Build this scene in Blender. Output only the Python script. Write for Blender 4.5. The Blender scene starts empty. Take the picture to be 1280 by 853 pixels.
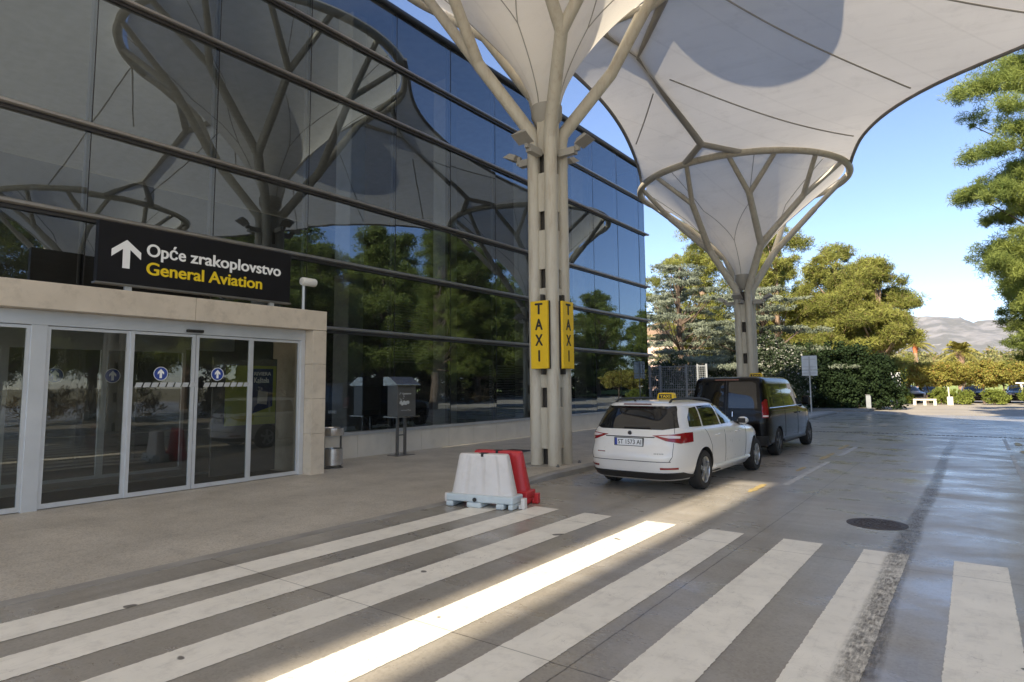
import bpy, bmesh, math, random
import numpy as np
from mathutils import Vector, Matrix
from mathutils.geometry import delaunay_2d_cdt
from mathutils.bvhtree import BVHTree

R = math.radians
PI = math.pi
rng = np.random.default_rng(11)
random.seed(5)
scn = bpy.context.scene
C = scn.collection

# ------------------------------------------------------------------ materials
M = {}


def new_mat(name):
    m = bpy.data.materials.new(name)
    m.use_nodes = True
    nt = m.node_tree
    nt.nodes.clear()
    out = nt.nodes.new('ShaderNodeOutputMaterial')
    M[name] = m
    return m, nt, out


def N(nt, typ, **kw):
    n = nt.nodes.new(typ)
    for k, v in kw.items():
        setattr(n, k, v)
    return n


def coords(nt, scale=(1, 1, 1)):
    tc = N(nt, 'ShaderNodeTexCoord')
    mp = N(nt, 'ShaderNodeMapping')
    mp.inputs['Scale'].default_value = scale
    nt.links.new(tc.outputs['Object'], mp.inputs['Vector'])
    return mp.outputs['Vector']


def noise(nt, vec, scale, detail=4, rough=.55):
    n = N(nt, 'ShaderNodeTexNoise')
    n.inputs['Scale'].default_value = scale
    n.inputs['Detail'].default_value = detail
    n.inputs['Roughness'].default_value = rough
    nt.links.new(vec, n.inputs['Vector'])
    return n.outputs['Fac']


def ramp(nt, fac, a, b, ca=(0, 0, 0, 1), cb=(1, 1, 1, 1)):
    r = N(nt, 'ShaderNodeValToRGB')
    r.color_ramp.elements[0].position = a
    r.color_ramp.elements[1].position = b
    r.color_ramp.elements[0].color = ca
    r.color_ramp.elements[1].color = cb
    nt.links.new(fac, r.inputs['Fac'])
    return r.outputs['Color']


def mixc(nt, fac, a, b, mode='MIX'):
    m = N(nt, 'ShaderNodeMix', data_type='RGBA', blend_type=mode)
    for sock, v in ((m.inputs[0], fac), (m.inputs[6], a), (m.inputs[7], b)):
        if hasattr(v, 'node'):
            nt.links.new(v, sock)
        elif isinstance(v, (int, float)):
            sock.default_value = v
        else:
            sock.default_value = (*v[:3], 1)
    return m.outputs[2]


def math_(nt, op, a, b=None):
    m = N(nt, 'ShaderNodeMath', operation=op)
    for i, v in enumerate((a, b)):
        if v is None:
            continue
        if hasattr(v, 'node'):
            nt.links.new(v, m.inputs[i])
        else:
            m.inputs[i].default_value = v
    return m.outputs[0]


def std(name, col, rough=.5, metal=0., spec=.5, var=.12, scale=3., bump=0., bscale=60., coat=0., dirt=0., dirtcol=(.08, .07, .06), stretch=(1, 1, 1)):
    m, nt, out = new_mat(name)
    p = N(nt, 'ShaderNodeBsdfPrincipled')
    v = coords(nt, stretch)
    c = np.array(col)
    base = mixc(nt, ramp(nt, noise(nt, v, scale, 6), .3, .7), tuple(np.clip(c * (1 - var), 0, 1)), tuple(np.clip(c * (1 + var), 0, 1)))
    if dirt > 0:
        base = mixc(nt, math_(nt, 'MULTIPLY', ramp(nt, noise(nt, v, scale * 2.3, 9, .7), .5, .75), dirt), base, dirtcol)
    nt.links.new(base, p.inputs['Base Color'])
    r = N(nt, 'ShaderNodeMapRange')
    nt.links.new(noise(nt, v, scale * 4, 5), r.inputs['Value'])
    r.inputs['To Min'].default_value = max(0, rough - .12 * rough)
    r.inputs['To Max'].default_value = min(1, rough + .18 * rough)
    nt.links.new(r.outputs[0], p.inputs['Roughness'])
    p.inputs['Metallic'].default_value = metal
    p.inputs['Specular IOR Level'].default_value = spec
    p.inputs['Coat Weight'].default_value = coat
    p.inputs['Coat Roughness'].default_value = .03
    if bump > 0:
        b = N(nt, 'ShaderNodeBump')
        b.inputs['Strength'].default_value = bump
        b.inputs['Distance'].default_value = .01
        nt.links.new(noise(nt, v, bscale, 6), b.inputs['Height'])
        nt.links.new(b.outputs[0], p.inputs['Normal'])
    nt.links.new(p.outputs[0], out.inputs['Surface'])
    return m


def glass(name, tint, ior, refl=(1, 1, 1), fmin=0.0, dust=.014):
    m, nt, out = new_mat(name)
    fr = N(nt, 'ShaderNodeFresnel')
    fr.inputs['IOR'].default_value = ior
    g = N(nt, 'ShaderNodeBsdfGlossy')
    g.inputs['Roughness'].default_value = 0.0
    g.inputs['Color'].default_value = (*refl, 1)
    t = N(nt, 'ShaderNodeBsdfTransparent')
    t.inputs['Color'].default_value = (*tint, 1)
    # faint waviness of the rolled panes
    v = coords(nt)
    b = N(nt, 'ShaderNodeBump')
    b.inputs['Strength'].default_value = .05
    b.inputs['Distance'].default_value = .02
    nt.links.new(noise(nt, v, .9, 2), b.inputs['Height'])
    nt.links.new(b.outputs[0], g.inputs['Normal'])
    mx = N(nt, 'ShaderNodeMixShader')
    nt.links.new(math_(nt, 'MAXIMUM', fr.outputs[0], fmin), mx.inputs[0])
    nt.links.new(t.outputs[0], mx.inputs[1])
    nt.links.new(g.outputs[0], mx.inputs[2])
    # dust film on the outside of the pane
    df = N(nt, 'ShaderNodeBsdfDiffuse')
    df.inputs['Color'].default_value = (.55, .54, .50, 1)
    md = N(nt, 'ShaderNodeMixShader')
    dm = N(nt, 'ShaderNodeMapRange')
    nt.links.new(noise(nt, coords(nt, (1, 1, .3)), 1.6, 7, .65), dm.inputs['Value'])
    dm.inputs['To Min'].default_value = dust * .5
    dm.inputs['To Max'].default_value = dust * 1.5
    nt.links.new(dm.outputs[0], md.inputs[0])
    nt.links.new(mx.outputs[0], md.inputs[1])
    nt.links.new(df.outputs[0], md.inputs[2])
    nt.links.new(md.outputs[0], out.inputs['Surface'])
    return m


def fabric(name, col, trans):
    m, nt, out = new_mat(name)
    v = coords(nt)
    c = np.array(col)
    base = mixc(nt, ramp(nt, noise(nt, v, .35, 6), .3, .75), tuple(c * .92), tuple(np.minimum(c * 1.04, 1)))
    base = mixc(nt, math_(nt, 'MULTIPLY', ramp(nt, noise(nt, v, 1.3, 8, .7), .55, .8), .25), base, (.35, .32, .28))
    sx = N(nt, 'ShaderNodeSeparateXYZ')
    nt.links.new(v, sx.inputs[0])
    fr_ = math_(nt, 'FRACT', math_(nt, 'MULTIPLY', math_(nt, 'ADD', math_(nt, 'MULTIPLY', sx.outputs['X'], .82), math_(nt, 'MULTIPLY', sx.outputs['Y'], -.57)), .62))
    line = math_(nt, 'LESS_THAN', fr_, .035)
    base = mixc(nt, math_(nt, 'MULTIPLY', line, .10), base, (.45, .42, .37))
    st = ramp(nt, noise(nt, coords(nt, (.25, 2.2, 1)), 1.2, 7, .65), .52, .75)
    base = mixc(nt, math_(nt, 'MULTIPLY', st, .16), base, (.42, .38, .32))
    bp = N(nt, 'ShaderNodeBump')
    bp.inputs['Strength'].default_value = .25
    bp.inputs['Distance'].default_value = .08
    nt.links.new(noise(nt, coords(nt, (.5, 1.6, 1)), .9, 4), bp.inputs['Height'])
    d = N(nt, 'ShaderNodeBsdfDiffuse')
    t = N(nt, 'ShaderNodeBsdfTranslucent')
    nt.links.new(base, d.inputs['Color'])
    nt.links.new(base, t.inputs['Color'])
    nt.links.new(bp.outputs[0], d.inputs['Normal'])
    mx = N(nt, 'ShaderNodeMixShader')
    mx.inputs[0].default_value = trans
    nt.links.new(d.outputs[0], mx.inputs[1])
    nt.links.new(t.outputs[0], mx.inputs[2])
    nt.links.new(mx.outputs[0], out.inputs['Surface'])
    return m


def leaf(name, a, b, trans=.35, c=None):
    m, nt, out = new_mat(name)
    geo = N(nt, 'ShaderNodeNewGeometry')
    v = coords(nt)
    f1 = geo.outputs['Random Per Island']
    tone = N(nt, 'ShaderNodeAttribute', attribute_name='tone')
    col = mixc(nt, math_(nt, 'ADD', math_(nt, 'MULTIPLY', f1, .45), math_(nt, 'MULTIPLY', tone.outputs['Fac'], .55)), a, b)
    col = mixc(nt, ramp(nt, noise(nt, v, .45, 3), .42, .62), col, tuple(np.array(b) * 1.15))
    if c is not None:
        col = mixc(nt, ramp(nt, f1, .80, .9), col, c)
    d = N(nt, 'ShaderNodeBsdfDiffuse')
    t = N(nt, 'ShaderNodeBsdfTranslucent')
    nt.links.new(col, d.inputs['Color'])
    nt.links.new(col, t.inputs['Color'])
    mx = N(nt, 'ShaderNodeMixShader')
    mx.inputs[0].default_value = trans
    nt.links.new(d.outputs[0], mx.inputs[1])
    nt.links.new(t.outputs[0], mx.inputs[2])
    nt.links.new(mx.outputs[0], out.inputs['Surface'])
    return m


# ------------------------------------------------------------------ objects
ORI = {}


def origin_of(o):
    return ORI.get(o.name, Vector((0, 0, 0))) if o else Vector((0, 0, 0))


def tag(o, label=None, cat=None, group=None, kind=None):
    if label:
        o['label'] = label
    if cat:
        o['category'] = cat
    if group:
        o['group'] = group
    if kind:
        o['kind'] = kind
    return o


def thing(name, label, cat, loc=(0, 0, 0), rz=0., group=None):
    o = bpy.data.objects.new(name, None)
    o.empty_display_size = .3
    C.objects.link(o)
    o.location = loc
    o.rotation_euler = (0, 0, rz)
    ORI[o.name] = Vector(loc)
    return tag(o, label, cat, group)


def link_mesh(name, me, mat, parent=None, smooth=False, local=False):
    """link a mesh given in world coordinates (or local=True) under parent"""
    o = bpy.data.objects.new(name, me)
    C.objects.link(o)
    if mat is not None:
        for mm in (mat if isinstance(mat, (list, tuple)) else [mat]):
            me.materials.append(mm)
    if parent is not None:
        o.parent = parent
        if not local:
            me.transform(Matrix.Translation(-origin_of(parent)))
        ORI[o.name] = origin_of(parent)
    if smooth:
        me.shade_smooth()
    return o


class MB:
    def __init__(s):
        s.v = []
        s.f = []
        s.mi = []

    def add(s, verts, faces, mi=0):
        b = len(s.v)
        s.v += [tuple(map(float, p)) for p in verts]
        s.f += [tuple(i + b for i in f) for f in faces]
        s.mi += [mi] * len(faces)
        return s

    def box(s, x0, x1, y0, y1, z0, z1, mi=0):
        v = [(x0, y0, z0), (x1, y0, z0), (x1, y1, z0), (x0, y1, z0), (x0, y0, z1), (x1, y0, z1), (x1, y1, z1), (x0, y1, z1)]
        return s.add(v, [(3, 2, 1, 0), (4, 5, 6, 7), (0, 1, 5, 4), (1, 2, 6, 5), (2, 3, 7, 6), (3, 0, 4, 7)], mi)

    def obox(s, c, ax, h, mi=0):
        c = Vector(c)
        a = [Vector(q).normalized() for q in ax]
        v = [c + a[0] * h[0] * i + a[1] * h[1] * j + a[2] * h[2] * k for k in (-1, 1) for i, j in ((-1, -1), (1, -1), (1, 1), (-1, 1))]
        return s.add(v, [(3, 2, 1, 0), (4, 5, 6, 7), (0, 1, 5, 4), (1, 2, 6, 5), (2, 3, 7, 6), (3, 0, 4, 7)], mi)

    def tube(s, path, rad, seg=12, cap=True, mi=0, closed=False):
        P = [Vector(p) for p in path]
        n = len(P)
        if not hasattr(rad, '__len__'):
            rad = [rad] * n
        ref = None
        vs = []
        for i in range(n):
            if closed:
                t = (P[(i + 1) % n] - P[i - 1]).normalized()
            else:
                t = (P[min(i + 1, n - 1)] - P[max(i - 1, 0)]).normalized()
            if ref is None:
                ref = t.orthogonal().normalized()
            ref = (ref - t * ref.dot(t)).normalized()
            bn = t.cross(ref)
            for k in range(seg):
                a = 2 * PI * k / seg
                vs.append(P[i] + (ref * math.cos(a) + bn * math.sin(a)) * rad[i])
        fs = []
        for i in range(n if closed else n - 1):
            j = (i + 1) % n
            for k in range(seg):
                l = (k + 1) % seg
                fs.append((i * seg + k, i * seg + l, j * seg + l, j * seg + k))
        if cap and not closed:
            fs.append(tuple(range(seg - 1, -1, -1)))
            fs.append(tuple((n - 1) * seg + k for k in range(seg)))
        return s.add(vs, fs, mi)

    def lathe(s, prof, seg=24, c=(0, 0, 0), mi=0, axis='Z', cap=True):
        vs = []
        for r, z in prof:
            for k in range(seg):
                a = 2 * PI * k / seg
                if axis == 'Z':
                    vs.append((c[0] + r * math.cos(a), c[1] + r * math.sin(a), c[2] + z))
                elif axis == 'Y':
                    vs.append((c[0] + r * math.cos(a), c[1] + z, c[2] + r * math.sin(a)))
                else:
                    vs.append((c[0] + z, c[1] + r * math.cos(a), c[2] + r * math.sin(a)))
        fs = []
        for i in range(len(prof) - 1):
            for k in range(seg):
                l = (k + 1) % seg
                fs.append((i * seg + k, i * seg + l, (i + 1) * seg + l, (i + 1) * seg + k))
        if cap:
            fs.append(tuple(range(seg - 1, -1, -1)))
            fs.append(tuple((len(prof) - 1) * seg + k for k in range(seg)))
        return s.add(vs, fs, mi)

    def prism(s, poly, o, ux, uy, depth, mi=0):
        """2D polygon in plane (o,ux,uy) extruded by depth along ux x uy"""
        o, ux, uy = Vector(o), Vector(ux), Vector(uy)
        nn = ux.cross(uy).normalized() * depth
        n = len(poly)
        v = [o + ux * a + uy * b for a, b in poly] + [o + ux * a + uy * b + nn for a, b in poly]
        f = [tuple(range(n - 1, -1, -1)), tuple(range(n, 2 * n))] + [(i, (i + 1) % n, n + (i + 1) % n, n + i) for i in range(n)]
        return s.add(v, f, mi)

    def mesh(s, name):
        me = bpy.data.meshes.new(name)
        me.from_pydata(s.v, [], s.f)
        if any(s.mi):
            me.polygons.foreach_set('material_index', s.mi)
        if len(s.f) > 1:
            bm = bmesh.new()
            bm.from_mesh(me)
            bmesh.ops.recalc_face_normals(bm, faces=bm.faces)
            bm.to_mesh(me)
            bm.free()
        me.update()
        return me

    def build(s, name, mat, parent=None, smooth=False, bevel=0., local=False, angle=35):
        o = link_mesh(name, s.mesh(name), mat, parent, smooth, local)
        if bevel:
            b = o.modifiers.new('bevel', 'BEVEL')
            b.width = bevel
            b.segments = 2
            b.limit_method = 'ANGLE'
        if smooth:
            try:
                o.data.set_sharp_from_angle(angle=R(angle))
            except Exception:
                pass
        return o


def children(o):
    return [c for c in bpy.data.objects if c.parent == o]


def copy_tree(o, parent=None, kids=None):
    c = o.copy()
    C.objects.link(c)
    if parent is not None:
        c.parent = parent
    for ch in list(o.children):
        copy_tree(ch, c)
    return c


def text_mesh(body, w, h, depth=.004, bold=.02, cap=False):
    """letters as solid mesh; weight is added by overlapping slightly shifted strokes"""
    cu = bpy.data.curves.new('lettering', 'FONT')
    cu.body = body
    cu.size = 1
    cu.offset = .006
    ob = bpy.data.objects.new('lettering', cu)
    C.objects.link(ob)
    dg = bpy.context.evaluated_depsgraph_get()
    me0 = bpy.data.meshes.new_from_object(ob.evaluated_get(dg))
    bpy.data.objects.remove(ob)
    base = np.array([v.co for v in me0.vertices])
    faces = [tuple(p.vertices) for p in me0.polygons]
    lo, hi = base.min(0), base.max(0)
    sx = w / (hi[0] - lo[0] + 2 * bold)
    sy = h / (hi[1] - lo[1] + bold) if h else sx
    if cap:          # h is the cap height and y = 0 the baseline
        sy = h / .727
        lo[1] = bold * .5
    m = MB()
    sh = [(0, 0)] if bold < .012 else [(0, 0), (-bold, 0), (bold, 0), (-bold * .5, bold * .5), (bold * .5, -bold * .5)]
    bm = bmesh.new()
    for i, (dx, dy) in enumerate(sh):
        co = np.zeros_like(base)
        co[:, 0] = (base[:, 0] + dx - lo[0] + bold) * sx
        co[:, 1] = (base[:, 1] + dy - lo[1] + bold * .5) * sy
        vs = [bm.verts.new(tuple(c)) for c in co]
        fs = []
        for f in faces:
            try:
                fs.append(bm.faces.new([vs[k] for k in f]))
            except ValueError:
                pass
        r = bmesh.ops.extrude_face_region(bm, geom=fs)
        bmesh.ops.translate(bm, vec=(0, 0, depth + i * .0003), verts=[e for e in r['geom'] if isinstance(e, bmesh.types.BMVert)])
    bmesh.ops.recalc_face_normals(bm, faces=bm.faces)
    me = bpy.data.meshes.new('lettering')
    bm.to_mesh(me)
    bm.free()
    bpy.data.meshes.remove(me0)
    return me


def lettering(name, body, o, ux, uy, w, h, mat, parent, bold=.02, depth=.004, local=False, cap=False):
    me = text_mesh(body, w, h, depth, bold, cap)
    ux, uy = Vector(ux).normalized(), Vector(uy).normalized()
    uz = ux.cross(uy)
    mt = Matrix((ux, uy, uz)).transposed().to_4x4()
    mt.translation = Vector(o)
    me.transform(mt)
    me.materials.clear()
    return link_mesh(name, me, mat, parent, local=local)


def in_poly(px, py, poly):
    poly = np.asarray(poly)
    x0, y0 = poly[:, 0], poly[:, 1]
    x1, y1 = np.roll(x0, -1), np.roll(y0, -1)
    px = np.asarray(px)[..., None]
    py = np.asarray(py)[..., None]
    c = ((y0 > py) != (y1 > py)) & (px < (x1 - x0) * (py - y0) / (y1 - y0 + 1e-12) + x0)
    return c.sum(-1) % 2 == 1


def resample(poly, step):
    out = []
    n = len(poly)
    for i in range(n):
        a, b = np.array(poly[i], float), np.array(poly[(i + 1) % n], float)
        k = max(1, int(math.ceil(np.linalg.norm((b - a)[:2]) / step)))
        for j in range(k):
            out.append(a + (b - a) * j / k)
    return np.array(out)


def tri_patch(outline, step, holes=()):
    """constrained triangulation of a 2D outline with holes; returns verts, tris, number of rim verts"""
    rim = [np.asarray(outline)[:, :2]] + [np.asarray(h)[:, :2] for h in holes]
    pts = []
    edges = []
    for r in rim:
        b = len(pts)
        pts += [Vector(p) for p in r]
        edges += [(b + i, b + (i + 1) % len(r)) for i in range(len(r))]
    nr = len(pts)
    lo, hi = rim[0].min(0), rim[0].max(0)
    gx, gy = np.meshgrid(np.arange(lo[0] + step * .5, hi[0], step), np.arange(lo[1] + step * .5, hi[1], step))
    gx = gx + (np.arange(gx.shape[0])[:, None] % 2) * step * .5
    gx, gy = gx.ravel(), gy.ravel()
    ok = in_poly(gx, gy, rim[0])
    for h in rim[1:]:
        ok &= ~in_poly(gx, gy, h)
    allr = np.vstack(rim)
    for i in np.where(ok)[0]:
        if np.min((allr[:, 0] - gx[i]) ** 2 + (allr[:, 1] - gy[i]) ** 2) > (step * .45) ** 2:
            pts.append(Vector((gx[i], gy[i])))
    v, e, f, ov, oe, of = delaunay_2d_cdt(pts, edges, [], 0, 1e-6)
    V = np.array([tuple(p) for p in v])
    F = np.array([tuple(t) for t in f if len(t) == 3])
    cen = V[F].mean(1)
    ok = in_poly(cen[:, 0], cen[:, 1], rim[0])
    for h in rim[1:]:
        ok &= ~in_poly(cen[:, 0], cen[:, 1], h)
    src = [o[0] if len(o) else -1 for o in ov]
    return V, F[ok], src, nr

# ------------------------------------------------------------------ colours of the place
std('concrete_road', (.25, .235, .215), .3, var=.2, scale=.5)   # replaced below by a richer node tree
std('asphalt', (.40, .36, .30), .75, var=.12, scale=.4, bump=.2)
std('earth', (.30, .27, .16), .95, var=.3, scale=.05)
std('aggregate', (.47, .435, .375), .55, var=.2, scale=1.2, bump=.35, bscale=90, dirt=.35, dirtcol=(.12, .105, .09))
std('kerb_stone', (.30, .285, .26), .6, var=.2, scale=2, bump=.2)
std('paint_white', (.86, .82, .725), .5, var=.07, scale=2.5, dirt=.45, dirtcol=(.42, .39, .35))
std('paint_worn', (.5, .49, .47), .5, var=.2, scale=4, dirt=.7, dirtcol=(.27, .25, .23))
std('paint_yellow', (.46, .34, .12), .5, var=.3, scale=6, dirt=1., dirtcol=(.27, .25, .22))
std('stone_cream', (.64, .555, .44), .6, var=.09, scale=2, dirt=.55, dirtcol=(.36, .30, .23), bump=.08)
std('stone_plinth', (.60, .56, .49), .55, var=.07, scale=2, dirt=.2, dirtcol=(.4, .36, .3))
std('aluminium', (.62, .64, .66), .38, metal=.35, var=.05)
std('bar_metal', (.30, .29, .28), .38, metal=.8, var=.1)
std('bar_dark', (.025, .024, .025), .45, var=.1)
std('joint_dark', (.012, .012, .013), .6)
std('steel_paint', (.53, .49, .40), .42, var=.07, scale=1.5, dirt=.5, dirtcol=(.27, .17, .09), stretch=(3, 3, .5))
std('steel_grey', (.36, .34, .30), .45, var=.06, scale=1.5, dirt=.2, dirtcol=(.25, .2, .14))
std('slot_dark', (.05, .045, .04), .7)
fabric('membrane', (.88, .84, .765), .32)
fabric('membrane_funnel', (.88, .84, .76), .34)
std('seam_grey', (.38, .36, .32), .6)
std('rope_grey', (.22, .21, .2), .5)
glass('facade_glass', (.25, .27, .28), 2.45, (.72, .86, 1.0), .05)
glass('door_glass', (.60, .61, .58), 1.85, (.95, 1., 1.), .05)
std('interior_floor', (.30, .29, .27), .35, var=.1)
std('interior_wall', (.17, .165, .155), .7, var=.1)
std('interior_dark', (.04, .04, .042), .7)
std('interior_light', (.55, .54, .51), .6)
std('blind', (.45, .46, .46), .5)
std('sign_black', (.010, .010, .012), .5, spec=.2)
std('sign_white', (.92, .92, .90), .5, var=.02)
std('sign_yellow', (.86, .62, .01), .5, var=.02)
std('taxi_yellow', (.80, .52, .008), .45, var=.04, dirt=.1)
std('black_paint', (.014, .013, .012), .5)
std('sticker_blue', (.03, .07, .32), .4)
std('frost', (.5, .51, .5), .6)
std('poster_blue', (.03, .055, .16), .5)
std('poster_green', (.42, .47, .10), .5)
std('brushed_steel', (.62, .61, .60), .25, metal=1., var=.08, stretch=(1, 1, 8))
std('dark_steel', (.20, .195, .19), .35, metal=.7, var=.1)
std('plastic_white', (.70, .66, .62), .45, var=.06, scale=3, dirt=.35, dirtcol=(.5, .44, .38))
std('plastic_pale', (.56, .62, .63), .4, var=.06, dirt=.3, dirtcol=(.4, .4, .38))
std('plastic_red', (.55, .03, .035), .4, var=.08, dirt=.15)
std('galvanised', (.50, .51, .52), .4, metal=.5, var=.08)
std('lamp_opal', (.78, .77, .72), .4)
std('iron', (.07, .055, .05), .55, metal=.4, var=.2, bump=.4, bscale=40)


def concrete_nodes():
    m, nt, out = new_mat('concrete_road')
    p = N(nt, 'ShaderNodeBsdfPrincipled')
    v = coords(nt)
    vs = coords(nt, (.35, 2.2, 1))      # streaks running across the carriageway
    vl = coords(nt, (1.6, .12, 1))      # wheel paths running along it
    big = ramp(nt, noise(nt, v, .28, 6, .6), .3, .72)
    col = mixc(nt, big, (.25, .225, .19), (.42, .39, .34))
    col = mixc(nt, math_(nt, 'MULTIPLY', ramp(nt, noise(nt, vs, 1.1, 8, .65), .48, .7), .55), col, (.44, .42, .385))
    col = mixc(nt, math_(nt, 'MULTIPLY', ramp(nt, noise(nt, vl, 1.5, 6, .6), .52, .72), .55), col, (.155, .14, .122))
    col = mixc(nt, math_(nt, 'MULTIPLY', ramp(nt, noise(nt, v, 9, 9, .75), .56, .72), .4), col, (.155, .135, .112))
    # slab joints every 3.55 m across, 4.4 m along
    sx = N(nt, 'ShaderNodeSeparateXYZ')
    nt.links.new(v, sx.inputs[0])
    wob = math_(nt, 'MULTIPLY', math_(nt, 'SUBTRACT', noise(nt, v, 6, 3), .5), .02)

    def joint(c, period, off):
        f = math_(nt, 'FRACT', math_(nt, 'DIVIDE', math_(nt, 'ADD', math_(nt, 'ADD', c, off), wob), period))
        return math_(nt, 'LESS_THAN', math_(nt, 'ABSOLUTE', math_(nt, 'SUBTRACT', f, .5)), .006 / period)
    j = math_(nt, 'MAXIMUM', joint(sx.outputs['Y'], 3.6, -7.06 + 1.8), joint(sx.outputs['X'], 4.3, 2.15 + 2.15))
    col = mixc(nt, math_(nt, 'MULTIPLY', j, .8), col, (.05, .045, .04))
    nt.links.new(col, p.inputs['Base Color'])
    rr = N(nt, 'ShaderNodeMapRange')
    nt.links.new(noise(nt, coords(nt, (.7, 1.2, 1)), 1.1, 7, .62), rr.inputs['Value'])
    rr.inputs['From Min'].default_value = .3
    rr.inputs['From Max'].default_value = .7
    rr.inputs['To Min'].default_value = .17
    rr.inputs['To Max'].default_value = .50
    nt.links.new(rr.outputs[0], p.inputs['Roughness'])
    p.inputs['Specular IOR Level'].default_value = .58
    b = N(nt, 'ShaderNodeBump')
    b.inputs['Strength'].default_value = .04
    b.inputs['Distance'].default_value = .004
    nt.links.new(noise(nt, vs, 30, 6, .7), b.inputs['Height'])
    nt.links.new(b.outputs[0], p.inputs['Normal'])
    nt.links.new(p.outputs[0], out.inputs['Surface'])


concrete_nodes()


def speckle(name, scale, lo, hi, amount):
    """exposed stone chips in the surface"""
    nt = M[name].node_tree
    p = [n for n in nt.nodes if n.type == 'BSDF_PRINCIPLED'][0]
    src = p.inputs['Base Color'].links[0].from_socket
    vo = N(nt, 'ShaderNodeTexVoronoi')
    vo.inputs['Scale'].default_value = scale
    nt.links.new(coords(nt), vo.inputs['Vector'])
    sep = N(nt, 'ShaderNodeSeparateColor')
    nt.links.new(vo.outputs['Color'], sep.inputs[0])
    c = mixc(nt, math_(nt, 'MULTIPLY', ramp(nt, sep.outputs[0], .55, .75), amount), src, hi)
    c = mixc(nt, math_(nt, 'MULTIPLY', ramp(nt, sep.outputs[1], .68, .8), amount), c, lo)
    nt.links.new(c, p.inputs['Base Color'])


speckle('aggregate', 75, (.22, .18, .135), (.58, .51, .41), .4)
speckle('concrete_road', 60, (.14, .12, .10), (.45, .42, .38), .18)


def stain_nodes():
    """rubber left by tyres: a worn, broken film on the slab"""
    m, nt, out = new_mat('tyre_rubber')
    v = coords(nt)
    p = N(nt, 'ShaderNodeBsdfPrincipled')
    p.inputs['Base Color'].default_value = (.07, .055, .043, 1)
    p.inputs['Roughness'].default_value = .55
    t = N(nt, 'ShaderNodeBsdfTransparent')
    at = N(nt, 'ShaderNodeAttribute', attribute_name='wear')
    tread = coords(nt, (55, 9, 1))
    n1 = ramp(nt, noise(nt, tread, 1, 3, .6), .28, .55)
    n2 = ramp(nt, noise(nt, v, 11, 8, .75), .30, .58)
    n3 = ramp(nt, noise(nt, v, 1.1, 3, .5), .1, .5)
    f = math_(nt, 'MULTIPLY', math_(nt, 'MULTIPLY', n1, n2), at.outputs['Fac'])
    f = math_(nt, 'MULTIPLY', math_(nt, 'MULTIPLY', f, n3), .66)
    mx = N(nt, 'ShaderNodeMixShader')
    nt.links.new(f, mx.inputs[0])
    nt.links.new(t.outputs[0], mx.inputs[1])
    nt.links.new(p.outputs[0], mx.inputs[2])
    nt.links.new(mx.outputs[0], out.inputs['Surface'])


stain_nodes()


def worn_paint():
    nt = M['paint_white'].node_tree
    p = [n for n in nt.nodes if n.type == 'BSDF_PRINCIPLED'][0]
    src = p.inputs['Base Color'].links[0].from_socket
    v = coords(nt)
    # fine crazing
    vo = N(nt, 'ShaderNodeTexVoronoi', feature='DISTANCE_TO_EDGE')
    vo.inputs['Scale'].default_value = 5.5
    wv = N(nt, 'ShaderNodeVectorMath', operation='ADD')
    nz = N(nt, 'ShaderNodeTexNoise')
    nz.inputs['Scale'].default_value = 7
    nt.links.new(v, nz.inputs['Vector'])
    sc_ = N(nt, 'ShaderNodeVectorMath', operation='SCALE')
    sc_.inputs['Scale'].default_value = .25
    nt.links.new(nz.outputs['Color'], sc_.inputs[0])
    nt.links.new(v, wv.inputs[0])
    nt.links.new(sc_.outputs[0], wv.inputs[1])
    nt.links.new(wv.outputs[0], vo.inputs['Vector'])
    cr = math_(nt, 'MULTIPLY', math_(nt, 'LESS_THAN', vo.outputs['Distance'], .006), ramp(nt, noise(nt, v, 1.3, 4), .5, .62))
    c = mixc(nt, math_(nt, 'MULTIPLY', cr, .5), src, (.28, .25, .21))
    # chips and scuffs worn through to the slab
    chips = ramp(nt, noise(nt, v, 22, 8, .8), .63, .69)
    zone = ramp(nt, noise(nt, v, .9, 4, .6), .42, .66)
    c = mixc(nt, math_(nt, 'MULTIPLY', math_(nt, 'MULTIPLY', chips, zone), .8), c, (.27, .24, .20))
    sc2 = ramp(nt, noise(nt, coords(nt, (7, 1.1, 1)), 2.2, 7, .7), .56, .74)
    c = mixc(nt, math_(nt, 'MULTIPLY', sc2, .30), c, (.36, .33, .28))
    spot = ramp(nt, noise(nt, v, 3.1, 2, .4), .735, .745)
    c = mixc(nt, math_(nt, 'MULTIPLY', spot, .85), c, (.06, .05, .045))
    sx = N(nt, 'ShaderNodeSeparateXYZ')
    nt.links.new(v, sx.inputs[0])
    f = math_(nt, 'FRACT', math_(nt, 'DIVIDE', math_(nt, 'ADD', sx.outputs['Y'], -7.06 + 1.8), 3.6))
    j = math_(nt, 'LESS_THAN', math_(nt, 'ABSOLUTE', math_(nt, 'SUBTRACT', f, .5)), .0013)
    c = mixc(nt, math_(nt, 'MULTIPLY', j, .6), c, (.08, .07, .06))
    nt.links.new(c, p.inputs['Base Color'])


worn_paint()

# ------------------------------------------------------------------ ground, road, pavement


def struct(o):
    o['kind'] = 'structure'
    return o


def sheet(name, x0, x1, y0, y1, z, mat, nx=1, ny=1, zf=None):
    xs, ys = np.linspace(x0, x1, nx + 1), np.linspace(y0, y1, ny + 1)
    v = [(x, y, z if zf is None else zf(x, y)) for y in ys for x in xs]
    f = [(j * (nx + 1) + i, j * (nx + 1) + i + 1, (j + 1) * (nx + 1) + i + 1, (j + 1) * (nx + 1) + i) for j in range(ny) for i in range(nx)]
    return struct(MB().add(v, f).build(name, mat))


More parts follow.
